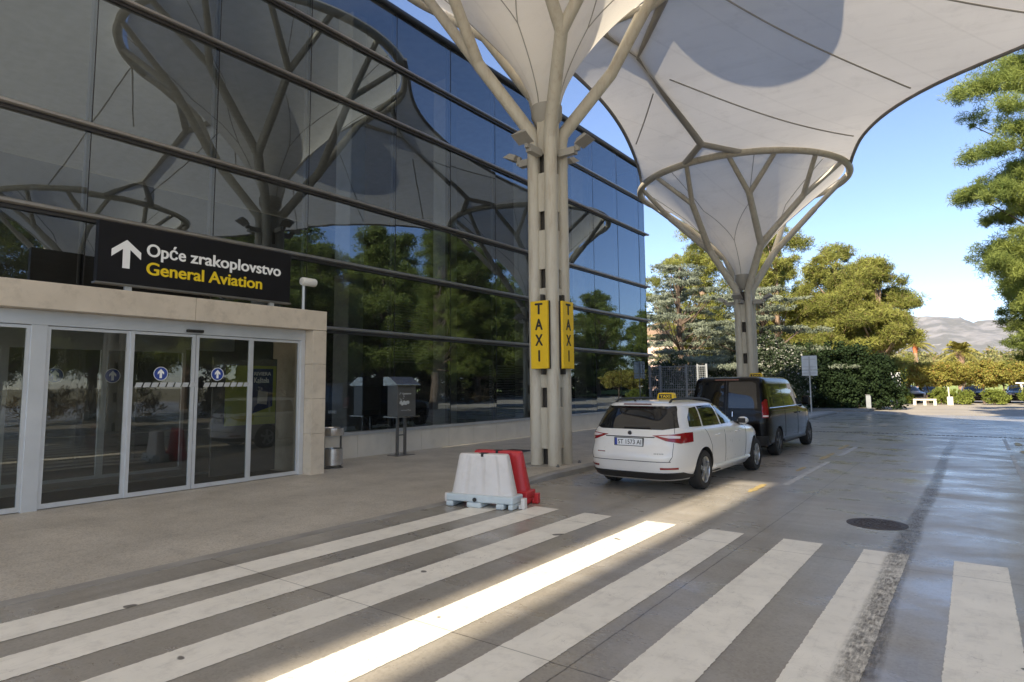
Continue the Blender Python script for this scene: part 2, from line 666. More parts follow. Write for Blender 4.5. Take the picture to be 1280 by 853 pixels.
sheet('ground', -5000, 5000, -1500, 6500, -.06, M['earth'])
sheet('car_park', -70, 70, 24.9, 90, -.02, M['asphalt'])
sheet('road', -6.46, 60, -45, 24.9, 0, M['concrete_road'])
sheet('far_road', -6.46, 60, 24.9, 40, 0, M['concrete_road'])


def sstep(a, b, t):
    t = min(1, max(0, (t - a) / (b - a)))
    return t * t * (3 - 2 * t)


def pave_z(x, y):
    return .006 + .115 * sstep(7.6, 10.2, y) * sstep(-8.6, -6.9, x)


sheet('pavement', -30, -6.6, -45, 40, 0, M['aggregate'], 90, 190, pave_z)
kb = MB()
ys = np.linspace(-45, 40, 171)
vs = []
for y in ys:
    zt = pave_z(-6.6, y) + .001
    vs += [(-6.6, y, -.05), (-6.6, y, zt), (-6.48, y, zt), (-6.445, y, max(zt - .03, .003)), (-6.44, y, -.05)]
fs = [(i * 5 + k, i * 5 + k + 1, i * 5 + 5 + k + 1, i * 5 + 5 + k) for i in range(len(ys) - 1) for k in range(4)]
struct(kb.add(vs, fs).build('kerb', M['kerb_stone'], smooth=True))

# zebra crossing: nine bars painted along the road
edges = [(-5.99, -5.57), (-5.24, -4.83), (-4.42, -4.00), (-3.51, -3.11), (-2.69, -2.28), (-1.85, -1.44), (-1.05, -.65), (-.27, .14), (.55, .97), (1.38, 1.79)]
zb = MB()
for i, (a, b) in enumerate(edges):
    nn = 420
    yy = np.linspace(-.6, 7.62 if i else 7.55, nn)
    jl = rng.normal(0, .0022, nn) + .004 * np.sin(yy * 1.3 + i)
    jr = rng.normal(0, .0022, nn) + .004 * np.sin(yy * 1.1 + 2 * i)
    zb.add([(a + jl[k], yy[k], .004) for k in range(nn)] + [(b + jr[k], yy[k], .004) for k in range(nn)],
           [(k, nn + k, nn + k + 1, k + 1) for k in range(nn - 1)])
struct(zb.build('crosswalk_marking', M['paint_white']))
lm = MB()
for y0, y1, x in ((11.6, 15.5, -2.74), (16.9, 19.4, -2.72)):
    lm.box(x - .055, x + .055, y0, y1, .001, .004)
for y0, y1 in ((14.2, 19.0), (20.5, 24.2)):
    lm.box(.55, .63, y0, y1, .001, .004)
struct(lm.build('lane_marking', M['paint_worn']))
ym = MB()
for cx, cy, l, w in ((-3.05, 11.0, 1.0, .13), (-2.97, 13.9, .8, .1), (-2.95, 16.6, 1.8, .14), (-2.98, 19.2, 1.6, .14), (.85, 22.4, 1.2, .18), (.86, 20., .9, .16)):
    k = 14
    t = np.linspace(-1, 1, k)
    wl = w * .5 * np.sqrt(np.clip(1 - t ** 4, 0, 1)) * rng.uniform(.6, 1.1, k)
    ym.add([(cx - wl[i], cy + t[i] * l / 2, .005) for i in range(k)] + [(cx + wl[i], cy + t[i] * l / 2, .005) for i in range(k)],
           [(i, k + i, k + i + 1, i + 1) for i in range(k - 1)])
struct(ym.build('yellow_marking', M['paint_yellow']))
# dark tyre trail
tr = MB()
ty = np.linspace(-1, 24, 120)
cxs = -.70 + .02 * np.sin(ty * .6) + .045 * np.clip((ty - 9) / 10, 0, 1.2)
wd = .13 + .01 * np.sin(ty * 1.7)
cols = np.linspace(-1, 1, 9)
v = [(cxs[j] + c * wd[j] * (1.0 if ty[j] < 9 else .85), ty[j], .0075) for j in range(120) for c in cols]
f = [(j * 9 + i, j * 9 + i + 1, j * 9 + 10 + i, j * 9 + 9 + i) for j in range(119) for i in range(8)]
tr.add(v, f)
tro = struct(tr.build('tyre_marking', M['tyre_rubber']))
at = tro.data.attributes.new('wear', 'FLOAT', 'POINT')
wv = np.array([(1 - abs(c) ** 3) * (1.0 - .65 * sstep(14, 24, y)) for y in ty for c in cols])
at.data.foreach_set('value', wv)

# drainage channel across the road
t = thing('drain_channel', 'narrow dark slotted drain channel running across the road behind the taxis', 'drain', (-1, 24.9, 0))
d = MB()
d.box(-6.4, 6, 24.80, 25.0, -.02, .006)
d.build('channel_frame', M['dark_steel'], t)
g = MB()
for i in range(100):
    x = -6.35 + i * .122
    g.box(x, x + .08, 24.84, 24.96, .006, .012)
g.build('grating', M['iron'], t)

t = thing('manhole_cover', 'round rusty iron manhole cover set in the concrete road', 'manhole', (-1.09, 9.05, 0))
MB().lathe([(.335, .0), (.335, .006), (.30, .0065), (.30, .003)], 48, (-1.09, 9.05, .0)).build('cover_frame', M['iron'], t)
g = MB().lathe([(.295, .0), (.295, .008)], 48, (-1.09, 9.05, 0))
for r in (.06, .12, .18, .24):
    for k in range(int(r * 100)):
        a = k * 2 * PI / int(r * 100)
        g.obox((-1.09 + r * math.cos(a), 9.05 + r * math.sin(a), .009), ((math.cos(a), math.sin(a), 0), (-math.sin(a), math.cos(a), 0), (0, 0, 1)), (.016, .02, .003))
g.build('cover', M['iron'], t)

t = thing('access_cover', 'small dark metal floor cover in the pavement behind the red barrier', 'cover', (-10.0, 13.6, .006))
MB().box(-10.4, -9.6, 13.2, 14.0, .004, .012).build('cover_frame', M['dark_steel'], t)
MB().box(-10.34, -9.66, 13.26, 13.94, .0125, .016).build('cover', M['iron'], t)

# ------------------------------------------------------------------ terminal building
GX = -12.56
bars = [.64, 3.17, 4.83, 6.48, 9.07, 10.71, 12.32]
cols_y = [-5.0, -2.6, -.33, 1.95, 4.24, 6.54, 8.82, 11.62, 13.87, 16.1, 18.4, 20.62, 22.82, 25.06, 27.3, 27.92]
tb = thing('terminal_building', 'long dark tinted glass terminal hall on a pale stone plinth', 'building', (-12.5, 12, 0))
for j in range(len(bars) - 1):
    for i in range(len(cols_y) - 1):
        y0, y1, z0, z1 = cols_y[i] + .008, cols_y[i + 1] - .008, bars[j] + .01, bars[j + 1] - .01
        if j == 0:
            if y1 < 8.1:
                continue
            y0 = max(y0, 8.1)
        if y1 < .5 and j > 3:
            continue
        a, b = rng.normal(0, .0024, 2)
        ym_, zm_ = (y0 + y1) / 2, (z0 + z1) / 2
        v = [(GX + a * (y - ym_) + b * (z - zm_), y, z) for y, z in ((y0, z0), (y1, z0), (y1, z1), (y0, z1))]
        MB().add(v, [(0, 1, 2, 3)]).build('glass_pane', M['facade_glass'], tb)
for j, z in enumerate(bars[1:-1]):
    m = MB()
    prof = [(0, -.045), (.10, -.045), (.135, -.02), (.135, .02), (.10, .045), (0, .045)]
    m.prism([(a, b) for a, b in prof], (GX, 28.22, z), (1, 0, 0), (0, 0, 1), 33.2)
    m.build('sun_bar', M['bar_metal'], tb)
    MB().box(GX + .004, GX + .06, -5, 27.95, z - .11, z - .046).build('transom', M['bar_dark'], tb)
MB().tube([(GX + .07, -5, 12.36), (GX + .07, 28.1, 12.36)], .085, 14).build('roof_rail', M['bar_dark'], tb, smooth=True)
for y in cols_y[1:]:
    lo = .64 if y > 8.1 else 3.4
    MB().box(GX - .06, GX + .005, y - .0075, y + .0075, lo, 12.3).box(GX - .09, GX - .061, y - .03, y + .03, lo, 12.3).build('mullion', M['joint_dark'], tb)
    MB().box(GX - .17, GX - .07, y - .045, y - .033, lo, 12.3).build('glass_fin', M['interior_wall'], tb)
# plinth of stone slabs
p = MB()
y = 8.08
k = 0
while y < 27.9:
    w = 1.12
    p.box(-12.62, -12.44 + .002 * (k % 2), y, min(y + w - .008, 27.95), 0, .565)
    y += w
    k += 1
p.build('plinth', M['stone_plinth'], tb)
MB().box(-12.62, -12.40, 8.08, 27.97, .568, .635).build('sill', M['galvanised'], tb)
# roof, end wall, inside
MB().box(-40, GX - .03, -5, 27.9, 12.3, 12.5).build('roof', M['interior_light'], tb)
MB().box(-40, GX - .03, 27.90, 28.0, 0, 12.5).build('end_wall', M['bar_dark'], tb)
MB().box(-34, -12.7, -6, 27.88, .02, .06).build('hall_floor', M['interior_floor'], tb)
MB().box(-34, -33.8, -6, 27.88, .07, 12.2).build('back_wall', M['interior_wall'], tb)
MB().box(-26, -12.9, -6, 27.88, 4.78, 4.9).box(-26, -25.9, -6, 27.88, .07, 4.77).build('gallery', M['interior_wall'], tb)
for y, x, w in ((10.9, -13.6, .32), (15.3, -14.1, .32), (19.9, -14.1, .32), (24.4, -14.1, .32)):
    MB().box(x - w, x + w, y - w * .8, y + w * .8, .07, 12.2).build('hall_column', M['interior_light'], tb, bevel=.03)
bl = MB()
for i in range(20):
    bl.box(-13.02, -12.97, 16.3, 18.2, .78 + i * .085, .83 + i * .085)
bl.build('blind', M['blind'], tb)
bl = MB()
for i in range(22):
    bl.box(-14.6, -14.55, 13.2, 15.0, 2.5 + i * .09, 2.55 + i * .09)
bl.build('blind', M['blind'], tb)
for i in range(6):
    MB().box(-15.6, -15.2, 12. + i * 1.1, 12.7 + i * 1.1, .07, .5).obox((-15.7, 12.35 + i * 1.1, .72), ((.25, 0, 1), (0, 1, 0), (1, 0, -.25)), (.3, .34, .03)).build('hall_seat', M['interior_dark'], tb)

# ------------------------------------------------------------------ entrance porch
ep = thing('entrance_porch', 'cream stone porch with white framed sliding glass doors', 'entrance', (-11, 4, 0))
m = MB()
y = -5.
for y1 in (-2.2, .4, 2.1, 5.35, 8.07):
    m.box(-12.40, -10.75, y, y1 - .006, 2.915, 3.31)
    y = y1
m.build('lintel', M['stone_cream'], ep, bevel=.006)
m = MB()
z = .0
for z1 in (.82, 1.52, 2.22, 2.912):
    m.box(-11.30, -10.752, 7.74, 8.064, z, z1 - .005)
    z = z1
m.build('pillar', M['stone_cream'], ep, bevel=.006)
MB().box(-12.40, -11.31, 7.9, 8.06, 0, 2.912).build('side_wall', M['stone_cream'], ep)
DX = -11.05
fr = MB()
fr.box(DX - .06, DX + .05, -5, 7.735, 2.70, 2.912)
fr.build('door_header', M['aluminium'], ep, bevel=.004)
posts = [(-1.55, -1.43), (.78, .9), (3.10, 3.30), (7.64, 7.735)]
for a, b in posts:
    MB().box(DX - .055, DX + .045, a, b, .0, 2.699).build('door_post', M['aluminium'], ep, bevel=.004)


def leaf_door(name, y0, y1, x, w=.05, arrow=None):
    fo = MB()
    fo.box(x - .022, x + .022, y0, y0 + w, .02, 2.69).box(x - .022, x + .022, y1 - w, y1, .02, 2.69)
    fo.box(x - .0215, x + .0215, y0 + w, y1 - w, .02, .09).box(x - .0215, x + .0215, y0 + w, y1 - w, 2.645, 2.69)
    o = fo.build(name, M['aluminium'], ep)
    a, b = rng.normal(0, .0015, 2)
    g = MB().add([(x + a * (yy - y0), yy, zz) for yy, zz in ((y0 + w, .09), (y1 - w, .09), (y1 - w, 2.645), (y0 + w, 2.645))], [(0, 1, 2, 3)])
    g.build('door_pane', M['door_glass'], o)
    if arrow:
        arrow_sticker(arrow, 2.0, x + .004, o)
    return o


def arrow_poly(s):
    return [(-.16 * s, -.62 * s), (.16 * s, -.62 * s), (.16 * s, .12 * s), (.42 * s, -.12 * s), (.42 * s, .2 * s), (0, .66 * s), (-.42 * s, .2 * s), (-.42 * s, -.12 * s), (-.16 * s, .12 * s)]


def arrow_sticker(y, z, x, par, r=.115):
    d = MB().lathe([(r, 0), (r, .002)], 40, (x, y, z), axis='X')
    d.build('sticker_rim', M['sign_white'], par)
    MB().lathe([(r * .92, 0), (r * .92, .0015)], 40, (x + .0022, y, z), axis='X').build('sticker_disc', M['sticker_blue'], par)
    MB().prism(arrow_poly(r * 1.05), (x + .004, y, z), (0, 1, 0), (0, 0, 1), .0015).build('sticker_arrow', M['sign_white'], par)


leaf_door('fixed_panel', .9, 3.10, DX)
fp_ = leaf_door('fixed_panel', 3.30, 4.44, DX)
arrow_sticker(4.22, 1.96, DX - .02, fp_)
arrow_sticker(3.44, 1.96, DX - .02, fp_)
leaf_door('sliding_door', 4.44, 5.49, DX + .03, .055, 4.93)
leaf_door('sliding_door', 5.50, 6.56, DX + .03, .055, 5.91)
leaf_door('fixed_panel', 6.56, 7.64, DX)
leaf_door('fixed_panel', -1.43, .78, DX)
b = MB()
k = 0
yy = 4.52
while yy < 6.48:
    if not 5.42 < yy < 5.55:
        b.prism([(0, 0), (.10, 0), (.13, .075), (.03, .075)], (DX + .056, yy, 1.775), (0, 1, 0), (0, 0, 1), .0015)
    yy += .125
b.build('glass_band', M['frost'], ep)
MB().box(-10.995, -10.93, 5.31, 5.60, 2.725, 2.775).build('door_sensor', M['black_paint'], ep, bevel=.012)
# vestibule behind the doors
MB().box(-14.4, -11.12, -5, 7.72, .008, .016).build('mat', M['interior_dark'], ep)
MB().box(-14.4, -11.12, -5, 7.89, 2.93, 3.0).build('vestibule_ceiling', M['interior_wall'], ep)
for y0, y1 in ((1.9, 3.45), (3.45, 5.0), (5.0, 6.55)):
    x = -13.55
    o = MB().box(x - .03, x + .03, y0, y0 + .06, .02, 2.6).box(x - .03, x + .03, y1 - .06, y1, .02, 2.6).box(x - .03, x + .03, y0 + .06, y1 - .06, .02, .12).box(x - .03, x + .03, y0 + .06, y1 - .06, 2.5, 2.6).build('inner_door', M['aluminium'], ep)
    MB().add([(x, y0 + .06, .12), (x, y1 - .06, .12), (x, y1 - .06, 2.5), (x, y0 + .06, 2.5)], [(0, 1, 2, 3)]).build('inner_pane', M['door_glass'], o)
MB().box(-14.2, -14.0, -5, 7.9, 2.61, 2.925).build('inner_header', M['aluminium'], ep)

pb = thing('poster_board', 'dark blue and lime travel poster standing inside the right door panel', 'poster', (-11.9, 7.2, 0))
MB().box(-11.94, -11.90, 6.30, 7.68, .05, 2.35).build('board', M['interior_wall'], pb)
MB().box(-11.899, -11.892, 6.55, 7.66, 1.0, 2.2).build('lime_panel', M['poster_green'], pb)
MB().box(-11.891, -11.882, 7.10, 7.58, 1.16, 2.14).build('blue_panel', M['poster_blue'], pb)
MB().prism([(0, 0), (.48, 0), (.48, .2), (0, .05)], (-11.881, 7.10, 1.165), (0, 1, 0), (0, 0, 1), .002).build('lime_corner', M['poster_green'], pb)
MB().prism([(0, .03), (.22, 0), (.24, .26), (.02, .29)], (-11.881, 7.23, 1.40), (0, 1, 0), (0, 0, 1), .002).build('postcard', M['interior_light'], pb)
lettering('lettering', 'RIVIERA', (-11.88, 7.15, 2.00), (0, 1, 0), (0, 0, 1), .38, .075, M['sign_white'], pb)
lettering('lettering', 'Ka\u0161tela', (-11.88, 7.15, 1.85), (0, 1, 0), (0, 0, 1), .34, .11, M['sign_white'], pb)

# ------------------------------------------------------------------ sign on the porch
sg = thing('direction_sign', 'long black board lettered General Aviation on the porch roof', 'sign', (-10.98, 5.6, 3.31))
MB().box(-11.06, -10.93, 3.87, 7.3, 3.44, 4.42).build('board', M['sign_black'], sg, bevel=.006)
MB().box(-11.07, -10.915, 3.85, 7.32, 3.41, 3.437).build('bottom_rail', M['dark_steel'], sg)
for y in (4.35, 6.93):
    MB().box(-11.03, -10.97, y - .05, y + .05, 3.311, 3.409).build('post', M['aluminium'], sg)
MB().prism([(-.062, -.29), (.062, -.29), (.062, .09), (.25, -.085), (.25, .06), (0, .28), (-.25, .06), (-.25, -.085), (-.062, .09)], (-10.929, 4.28, 3.93), (0, .88, 0), (0, 0, .82), .003).build('arrow', M['sign_white'], sg)
for word, y0, y1, z0, mt in (('Op\u0107e', 4.585, 5.226, 3.948, 'sign_white'), ('zrakoplovstvo', 5.304, 7.079, 3.942, 'sign_white'), ('General', 4.59, 5.556, 3.640, 'sign_yellow'), ('Aviation', 5.635, 6.685, 3.640, 'sign_yellow')):
    lettering('lettering', word, (-10.929, y0, z0), (0, 1, 0), (0, 0, 1), y1 - y0, .215, M[mt], sg, .02, cap=True)

lp = thing('porch_lamp', 'small white drum lamp on a short pole above the porch corner', 'lamp', (-11, 7.67, 3.31))
MB().tube([(-11, 7.66, 3.31), (-11, 7.66, 3.86)], .03, 12).build('pole', M['aluminium'], lp, smooth=True)
MB().lathe([(.02, -.17), (.075, -.165), (.085, -.14), (.085, .14), (.075, .165), (.02, .17)], 24, (-10.98, 7.76, 3.92), axis='Y').build('lamp_head', M['lamp_opal'], lp, smooth=True)

# ------------------------------------------------------------------ steel branching columns


def pol(c, r, az, z):
    return Vector((c[0] + r * math.cos(R(az)), c[1] + r * math.sin(R(az)), z))


def canopy_tree(cx, cy, zt, rz, rr, label, l1=(1.5, .30), l2=(2.8, .73), base=.1, lights=True):
    c = (cx, cy)
    root = thing('branching_column', label, 'column', (cx, cy, base), 0, 'steel columns that branch up to carry the canopy')
    H = rz - zt
    h = .215
    for az in (-45, -135, 45, 135):
        p0 = pol(c, h * 1.414, az, base)
        MB().tube([p0, pol(c, h * 1.414, az, zt - .2)], .14, 20).build('column_tube', M['steel_paint'], root, smooth=True)
        m = MB()
        top = pol(c, h * 1.414, az, zt - .22)
        mid = pol(c, h * 1.414 + .06, az, zt)
        j1 = pol(c, l1[0], az, zt + H * l1[1])
        m.tube([top, mid, j1], [.142, .142, .135], 18)
        for s in (-1, 1):
            j2 = pol(c, l2[0], az + 22.5 * s, zt + H * l2[1])
            m.tube([j1 - (j2 - j1).normalized() * .02, j2], [.128, .115], 16)
            for q in (-1, 1):
                e = pol(c, rr - .05, az + 22.5 * s + 11.25 * q, rz - .06)
                m.tube([j2 - (e - j2).normalized() * .02, e], [.098, .084], 14)
        m.build('branch', M['steel_paint'], root, smooth=True)
    # plates tying the tubes together, with open slots
    for az in (-90, 0, 90, 180):
        m = MB()
        n = Vector((math.cos(R(az)), math.sin(R(az)), 0))
        tt = Vector((-n.y, n.x, 0))
        z = base + .35
        while z < zt - .3:
            m.obox((cx + n.x * .235, cy + n.y * .235, z + .42), (n, tt, (0, 0, 1)), (.012, .1, .42))
            z += 1.25
        m.build('tie_plate', M['steel_paint'], root)
    MB().box(cx - .13, cx + .13, cy - .13, cy + .13, base, zt - .1).build('core_plate', M['slot_dark'], root)
    MB().box(cx - .5, cx + .5, cy - .5, cy + .5, base - .03, base + .018).build('base_plate', M['kerb_stone'], root)
    for dx, dy in ((-.42, -.42), (.42, -.42), (.42, .42), (-.42, .42)):
        MB().lathe([(.035, 0), (.035, .03), (.018, .03), (.018, .055)], 8, (cx + dx, cy + dy, base + .018)).build('anchor_bolt', M['dark_steel'], root)
    ring = [pol(c, rr, a, rz) for a in np.linspace(0, 360, 97)[:-1]]
    MB().tube(ring, .135, 14, closed=True).build('ring', M['steel_paint'], root, smooth=True)
    # membrane funnel inside the ring
    nz = 28
    v = []
    z0 = zt + .55
    for i in range(nz + 1):
        t_ = i / nz
        r_ = .30 + (rr - .2 - .30) * t_ ** 1.5
        for k in range(96):
            a = 360 * k / 96
            w = 1 + .012 * math.cos(R(a * 8)) * t_
            v.append(pol(c, r_ * w, a, z0 + (rz + .02 - z0) * t_))
    f = [(i * 96 + k, i * 96 + (k + 1) % 96, (i + 1) * 96 + (k + 1) % 96, (i + 1) * 96 + k) for i in range(nz) for k in range(96)]
    fu = MB().add(v, f).build('funnel', M['membrane_funnel'], root, smooth=True)
    sm = MB()  # thin grey lines forking up the funnel fabric

    def fr(t_, a, off=.012):
        return pol(c, .30 + (rr - .2 - .30) * t_ ** 1.5 + off, a, z0 + (rz + .02 - z0) * t_)
    for a in (0, 90, 180, 270):
        sm.tube([fr(t_, a) for t_ in np.linspace(0, .34, 8)], .012, 6)
        for s in (-1, 1):
            sm.tube([fr(t_, a + s * 24 * ((t_ - .34) / .3)) for t_ in np.linspace(.34, .64, 8)], .012, 6)
            sm.tube([fr(t_, a + s * 24) for t_ in np.linspace(.64, 1, 10)], .012, 6)
    sm.build('seam', M['seam_grey'], fu, smooth=True)
    MB().lathe([(.13, 0), (.34, .35), (.34, .6), (.30, .6)], 28, (cx, cy, zt - .02)).build('collar', M['steel_grey'], root, smooth=True)
    if lights:
        for az in (-45, -135, 45, 135):
            d = Vector((math.cos(R(az + 45)), math.sin(R(az + 45)), 0))
            s_ = Vector((-d.y, d.x, 0))
            p0 = Vector((cx, cy, zt - .55)) + d * .3
            m = MB()
            m.obox(p0 + d * .22, (d, s_, (0, 0, 1)), (.2, .07, .075))
            u = (d + Vector((0, 0, .45))).normalized()
            n2 = s_.cross(u)
            hd = p0 + d * .62 + Vector((0, 0, .18))
            m.obox(p0 + d * .46 + Vector((0, 0, .08)), (d, s_, (0, 0, 1)), (.05, .04, .09))
            q = []
            for k, (w_, l_) in ((-.09, (.08, .1)), (.05, (.19, .16))):
                for i, j in ((-1, -1), (1, -1), (1, 1), (-1, 1)):
                    q.append(hd + u * l_ * i + s_ * w_ * j + n2 * k)
            m.add(q, [(3, 2, 1, 0), (4, 5, 6, 7), (0, 1, 5, 4), (1, 2, 6, 5), (2, 3, 7, 6), (3, 0, 4, 7)])
            m.build('floodlight', M['steel_grey'], root)
    return root


A1 = (-7.21, 11.1, 12.15, 4.3)
A2 = (-7.3, 25.7, 9.84, 4.0)
B1 = (7.0, 11.1, 9.75, 3.85)
canopy_tree(A1[0], A1[1], 7.25, A1[2], A1[3], 'tall pale steel column with the two yellow taxi signs')
canopy_tree(A2[0], A2[1], 5.55, A2[2], A2[3], 'lower pale steel column standing beyond the black van', l1=(1.4, .36))
canopy_tree(B1[0], B1[1], 5.5, B1[2], B1[3], 'lower steel column across the road, mirrored in the glass above the sign board', l1=(1.4, .36), base=0)

# ------------------------------------------------------------------ stretched membrane roof
fc = thing('fabric_canopy', 'wide cream stretched fabric roof hung between the branching columns', 'canopy', (-2, 12, 10))


def arc(c, a0, a1, off=0., n=24):
    return [(c[0] + (c[3] + off) * math.cos(R(a)), c[1] + (c[3] + off) * math.sin(R(a)), c[2] + .03) for a in np.linspace(a0, a1, n)]


def spline(pts, step=.35):
    P = [np.array(p, float) for p in pts]
    P = [2 * P[0] - P[1]] + P + [2 * P[-1] - P[-2]]
    out = []
    for i in range(1, len(P) - 2):
        a, b, c_, d_ = P[i - 1:i + 3]
        k = max(2, int(np.linalg.norm(c_ - b) / step))
        for j in range(k):
            t_ = j / k
            out.append(.5 * ((2 * b) + (c_ - a) * t_ + (2 * a - 5 * b + 4 * c_ - d_) * t_ ** 2 + (3 * b - a - 3 * c_ + d_) * t_ ** 3))
    out.append(P[-2])
    return out


right_edge = spline([(-3.31, 26.0, 9.87), (-2.95, 24.5, 9.9), (-2.45, 22.95, 9.92), (-1.6, 21.45, 9.93), (-.4, 20.25, 9.93), (1.4, 19.2, 9.92), (3.6, 18.2, 9.88), (6.0, 17.2, 9.82), (8.4, 15.8, 9.8), (9.9, 13.9, 9.78)])
left_edge = spline([(-11.1, 13.35, 12.18), (-9.75, 15.1, 11.65), (-9.3, 17.0, 11.15), (-9.35, 19.0, 10.72), (-9.85, 21.3, 10.3), (-10.6, 23.5, 10.0), (-11.26, 25.1, 9.87)])
outline = right_edge[:-1] + arc(B1, 40, -60, .18)[0:] + spline([(9.6, 6.2, 9.9), (9.8, 2, 10.2), (10.5, -5, 10.4)])[:-1]
outline += [(10.5, -5, 10.4), (10.5, -27, 10.), (-2.95, -27, 10.), (-2.95, -5, 10.4), (-3.6, -5, 10.4), (-3.6, -27, 10.), (-12.3, -27, 10.), (-12.35, -5, 10.4)]  # unseen rear roof, slit shaped to drop a sunlit bar on the crossing
outline += spline([(-12.35, -4, 10.7), (-12.35, 1, 11.2), (-12.3, 5.2, 11.7), (-12.1, 8.4, 12.1)])[:-1] + arc(A1, 212, 152, .18) + left_edge[:-1]
outline += arc(A2, 189, 356, 0.0, 48)[:-1]
outline = resample([tuple(p) for p in outline], .45)
holes = [np.array(arc(A1, 0, 352.5, 0, 48)), np.array(arc(B1, 0, 352.5, 0, 48))]
V, F, src, nr = tri_patch(outline, .42, holes)
rim = np.vstack([outline] + holes)
Z = np.full(len(V), 10.6)
pin = np.zeros(len(V), bool)
for i in range(len(V)):
    if 0 <= src[i] < nr:
        Z[i] = rim[src[i], 2]
        pin[i] = True
ed = np.unique(np.sort(np.vstack([F[:, [0, 1]], F[:, [1, 2]], F[:, [2, 0]]]), 1), axis=0)
deg = np.zeros(len(V))
np.add.at(deg, ed[:, 0], 1)
np.add.at(deg, ed[:, 1], 1)
for it in range(1500):
    s = np.zeros(len(V))
    np.add.at(s, ed[:, 0], Z[ed[:, 1]])
    np.add.at(s, ed[:, 1], Z[ed[:, 0]])
    Zn = s / np.maximum(deg, 1)
    Z = np.where(pin, Z, Zn)
me = bpy.data.meshes.new('membrane')
mv = [(V[i, 0], V[i, 1], Z[i]) for i in range(len(V))]
me.from_pydata(mv, [], F.tolist())
me.update()
bvh = BVHTree.FromPolygons(mv, F.tolist())
mem = link_mesh('membrane', me, M['membrane'], fc, smooth=True)


def on_mem(x, y, d=.015):
    h = bvh.ray_cast(Vector((x, y, 0)), Vector((0, 0, 1)))
    return Vector((x, y, (h[0].z if h[0] else 10.) - d))


for pts in (right_edge, left_edge):
    MB().tube([Vector(p) for p in pts], .06, 10).build('edge_rope', M['rope_grey'], fc, smooth=True)


def fabric_line(a, b, n=24):
    MB().tube([on_mem(a[0] + (b[0] - a[0]) * t_, a[1] + (b[1] - a[1]) * t_) for t_ in np.linspace(0, 1, n)], .022, 6).build('seam', M['seam_grey'], fc, smooth=True)


SEAMS = [((-5.0, 15.05), (-.95, 20.25)), ((-7.0, 17.75), (-2.75, 22.9)), ((-.75, 16.15), (2.5, 18.55)), ((-7.7, 18.1), (-9.35, 20.3)), ((-3.2, 12.2), (3.2, 11.6)), ((-4.3, 8.2), (4.5, 8.4))]
for a, b in SEAMS:
    fabric_line(a, b)


def spreader(j1, j2, e1, e2, name='spreader_tube'):
    m = MB().tube([j1, j2], .125, 16)
    for j, es in ((j1, e1), (j2, e2)):
        for e in es:
            m.tube([Vector(j) + (Vector(j) - Vector(e)).normalized() * .03, e], .115, 14)
    m.build(name, M['steel_grey'], fc, smooth=True)


spreader((-7.55, 16.7, 11.62), (-7.2, 20.95, 10.12), [pol(A1, A1[3], 104, A1[2]), pol(A1, A1[3], 74, A1[2])], [pol(A2, A2[3], 258, A2[2]), pol(A2, A2[3], 288, A2[2])])
spreader((-1.6, 11.1, 11.5), (1.9, 11.1, 10.4), [pol(A1, A1[3], 14, A1[2]), pol(A1, A1[3], -14, A1[2])], [pol(B1, B1[3], 166, B1[2]), pol(B1, B1[3], 194, B1[2])])

# unseen dome on struts, added to cast an oval shadow on the fabric
MB().lathe([(2.5, 0), (2.35, .35), (1.8, .7), (.9, .9), (.05, .95)], 48, (-4.4, 12.75, 12.75)).build('roof_dome', M['steel_paint'], fc, smooth=True)
MB().tube([pol((-4.4, 12.75), 2.3, 0, 11.9), pol((-4.4, 12.75), 2.3, 0, 12.78)], .05, 8).tube([pol((-4.4, 12.75), 2.3, 120, 11.9), pol((-4.4, 12.75), 2.3, 120, 12.78)], .05, 8).tube([pol((-4.4, 12.75), 2.3, 240, 11.9), pol((-4.4, 12.75), 2.3, 240, 12.78)], .05, 8).build('dome_strut', M['steel_grey'], fc)

# ------------------------------------------------------------------ small things on the pavement


def taxi_board(ctr, rz, label):
    t = thing('taxi_sign', label, 'sign', ctr, rz, 'yellow taxi boards on the steel column')
    o = MB().box(-.21, .21, .0, .055, -.70, .70).build('board', M['taxi_yellow'], t, local=True, bevel=.004)
    MB().box(-.213, .213, .056, .10, -.703, .703).build('backing', M['black_paint'], t, local=True)
    for i, ch in enumerate('TAXI'):
        w = .045 if ch == 'I' else .19
        lettering('lettering', ch, (-w / 2, -.001, .42 - i * .325), (1, 0, 0), (0, 0, 1), w, .235, M['black_paint'], t, .03, .003, local=True)
    MB().box(-.03, .03, .101, .2, -.82, .85).build('bracket', M['slot_dark'], t, local=True)
    return t


taxi_board((-7.165, 10.62, 2.79), 0, 'left yellow taxi board, facing square on, on the pale steel column')
t2 = taxi_board((-6.76, 11.12, 2.79), R(90), 'right yellow taxi board, seen narrow at an angle, on the pale steel column')

t = thing('litter_bin', 'round stainless steel ash and litter bin beside the porch pillar', 'bin', (-11.35, 8.72, 0))
MB().lathe([(.20, .06), (.22, .07), (.22, .42), (.205, .42), (.20, .12)], 32, (-11.35, 8.72, 0)).build('bucket', M['brushed_steel'], t, smooth=True)
MB().lathe([(.19, .70), (.235, .70), (.24, .71), (.24, .86), (.225, .87), (.2, .82)], 32, (-11.35, 8.72, 0)).build('ash_tray', M['brushed_steel'], t, smooth=True)
for s in (-1, 1):
    MB().box(-11.35 + s * .0 - .022, -11.35 + .022, 8.72 + s * .222 - .012, 8.72 + s * .222 + .012, .0, .74).build('leg', M['dark_steel'], t)
MB().lathe([(.24, .0), (.24, .02)], 32, (-11.35, 8.72, 0)).build('foot_plate', M['dark_steel'], t)

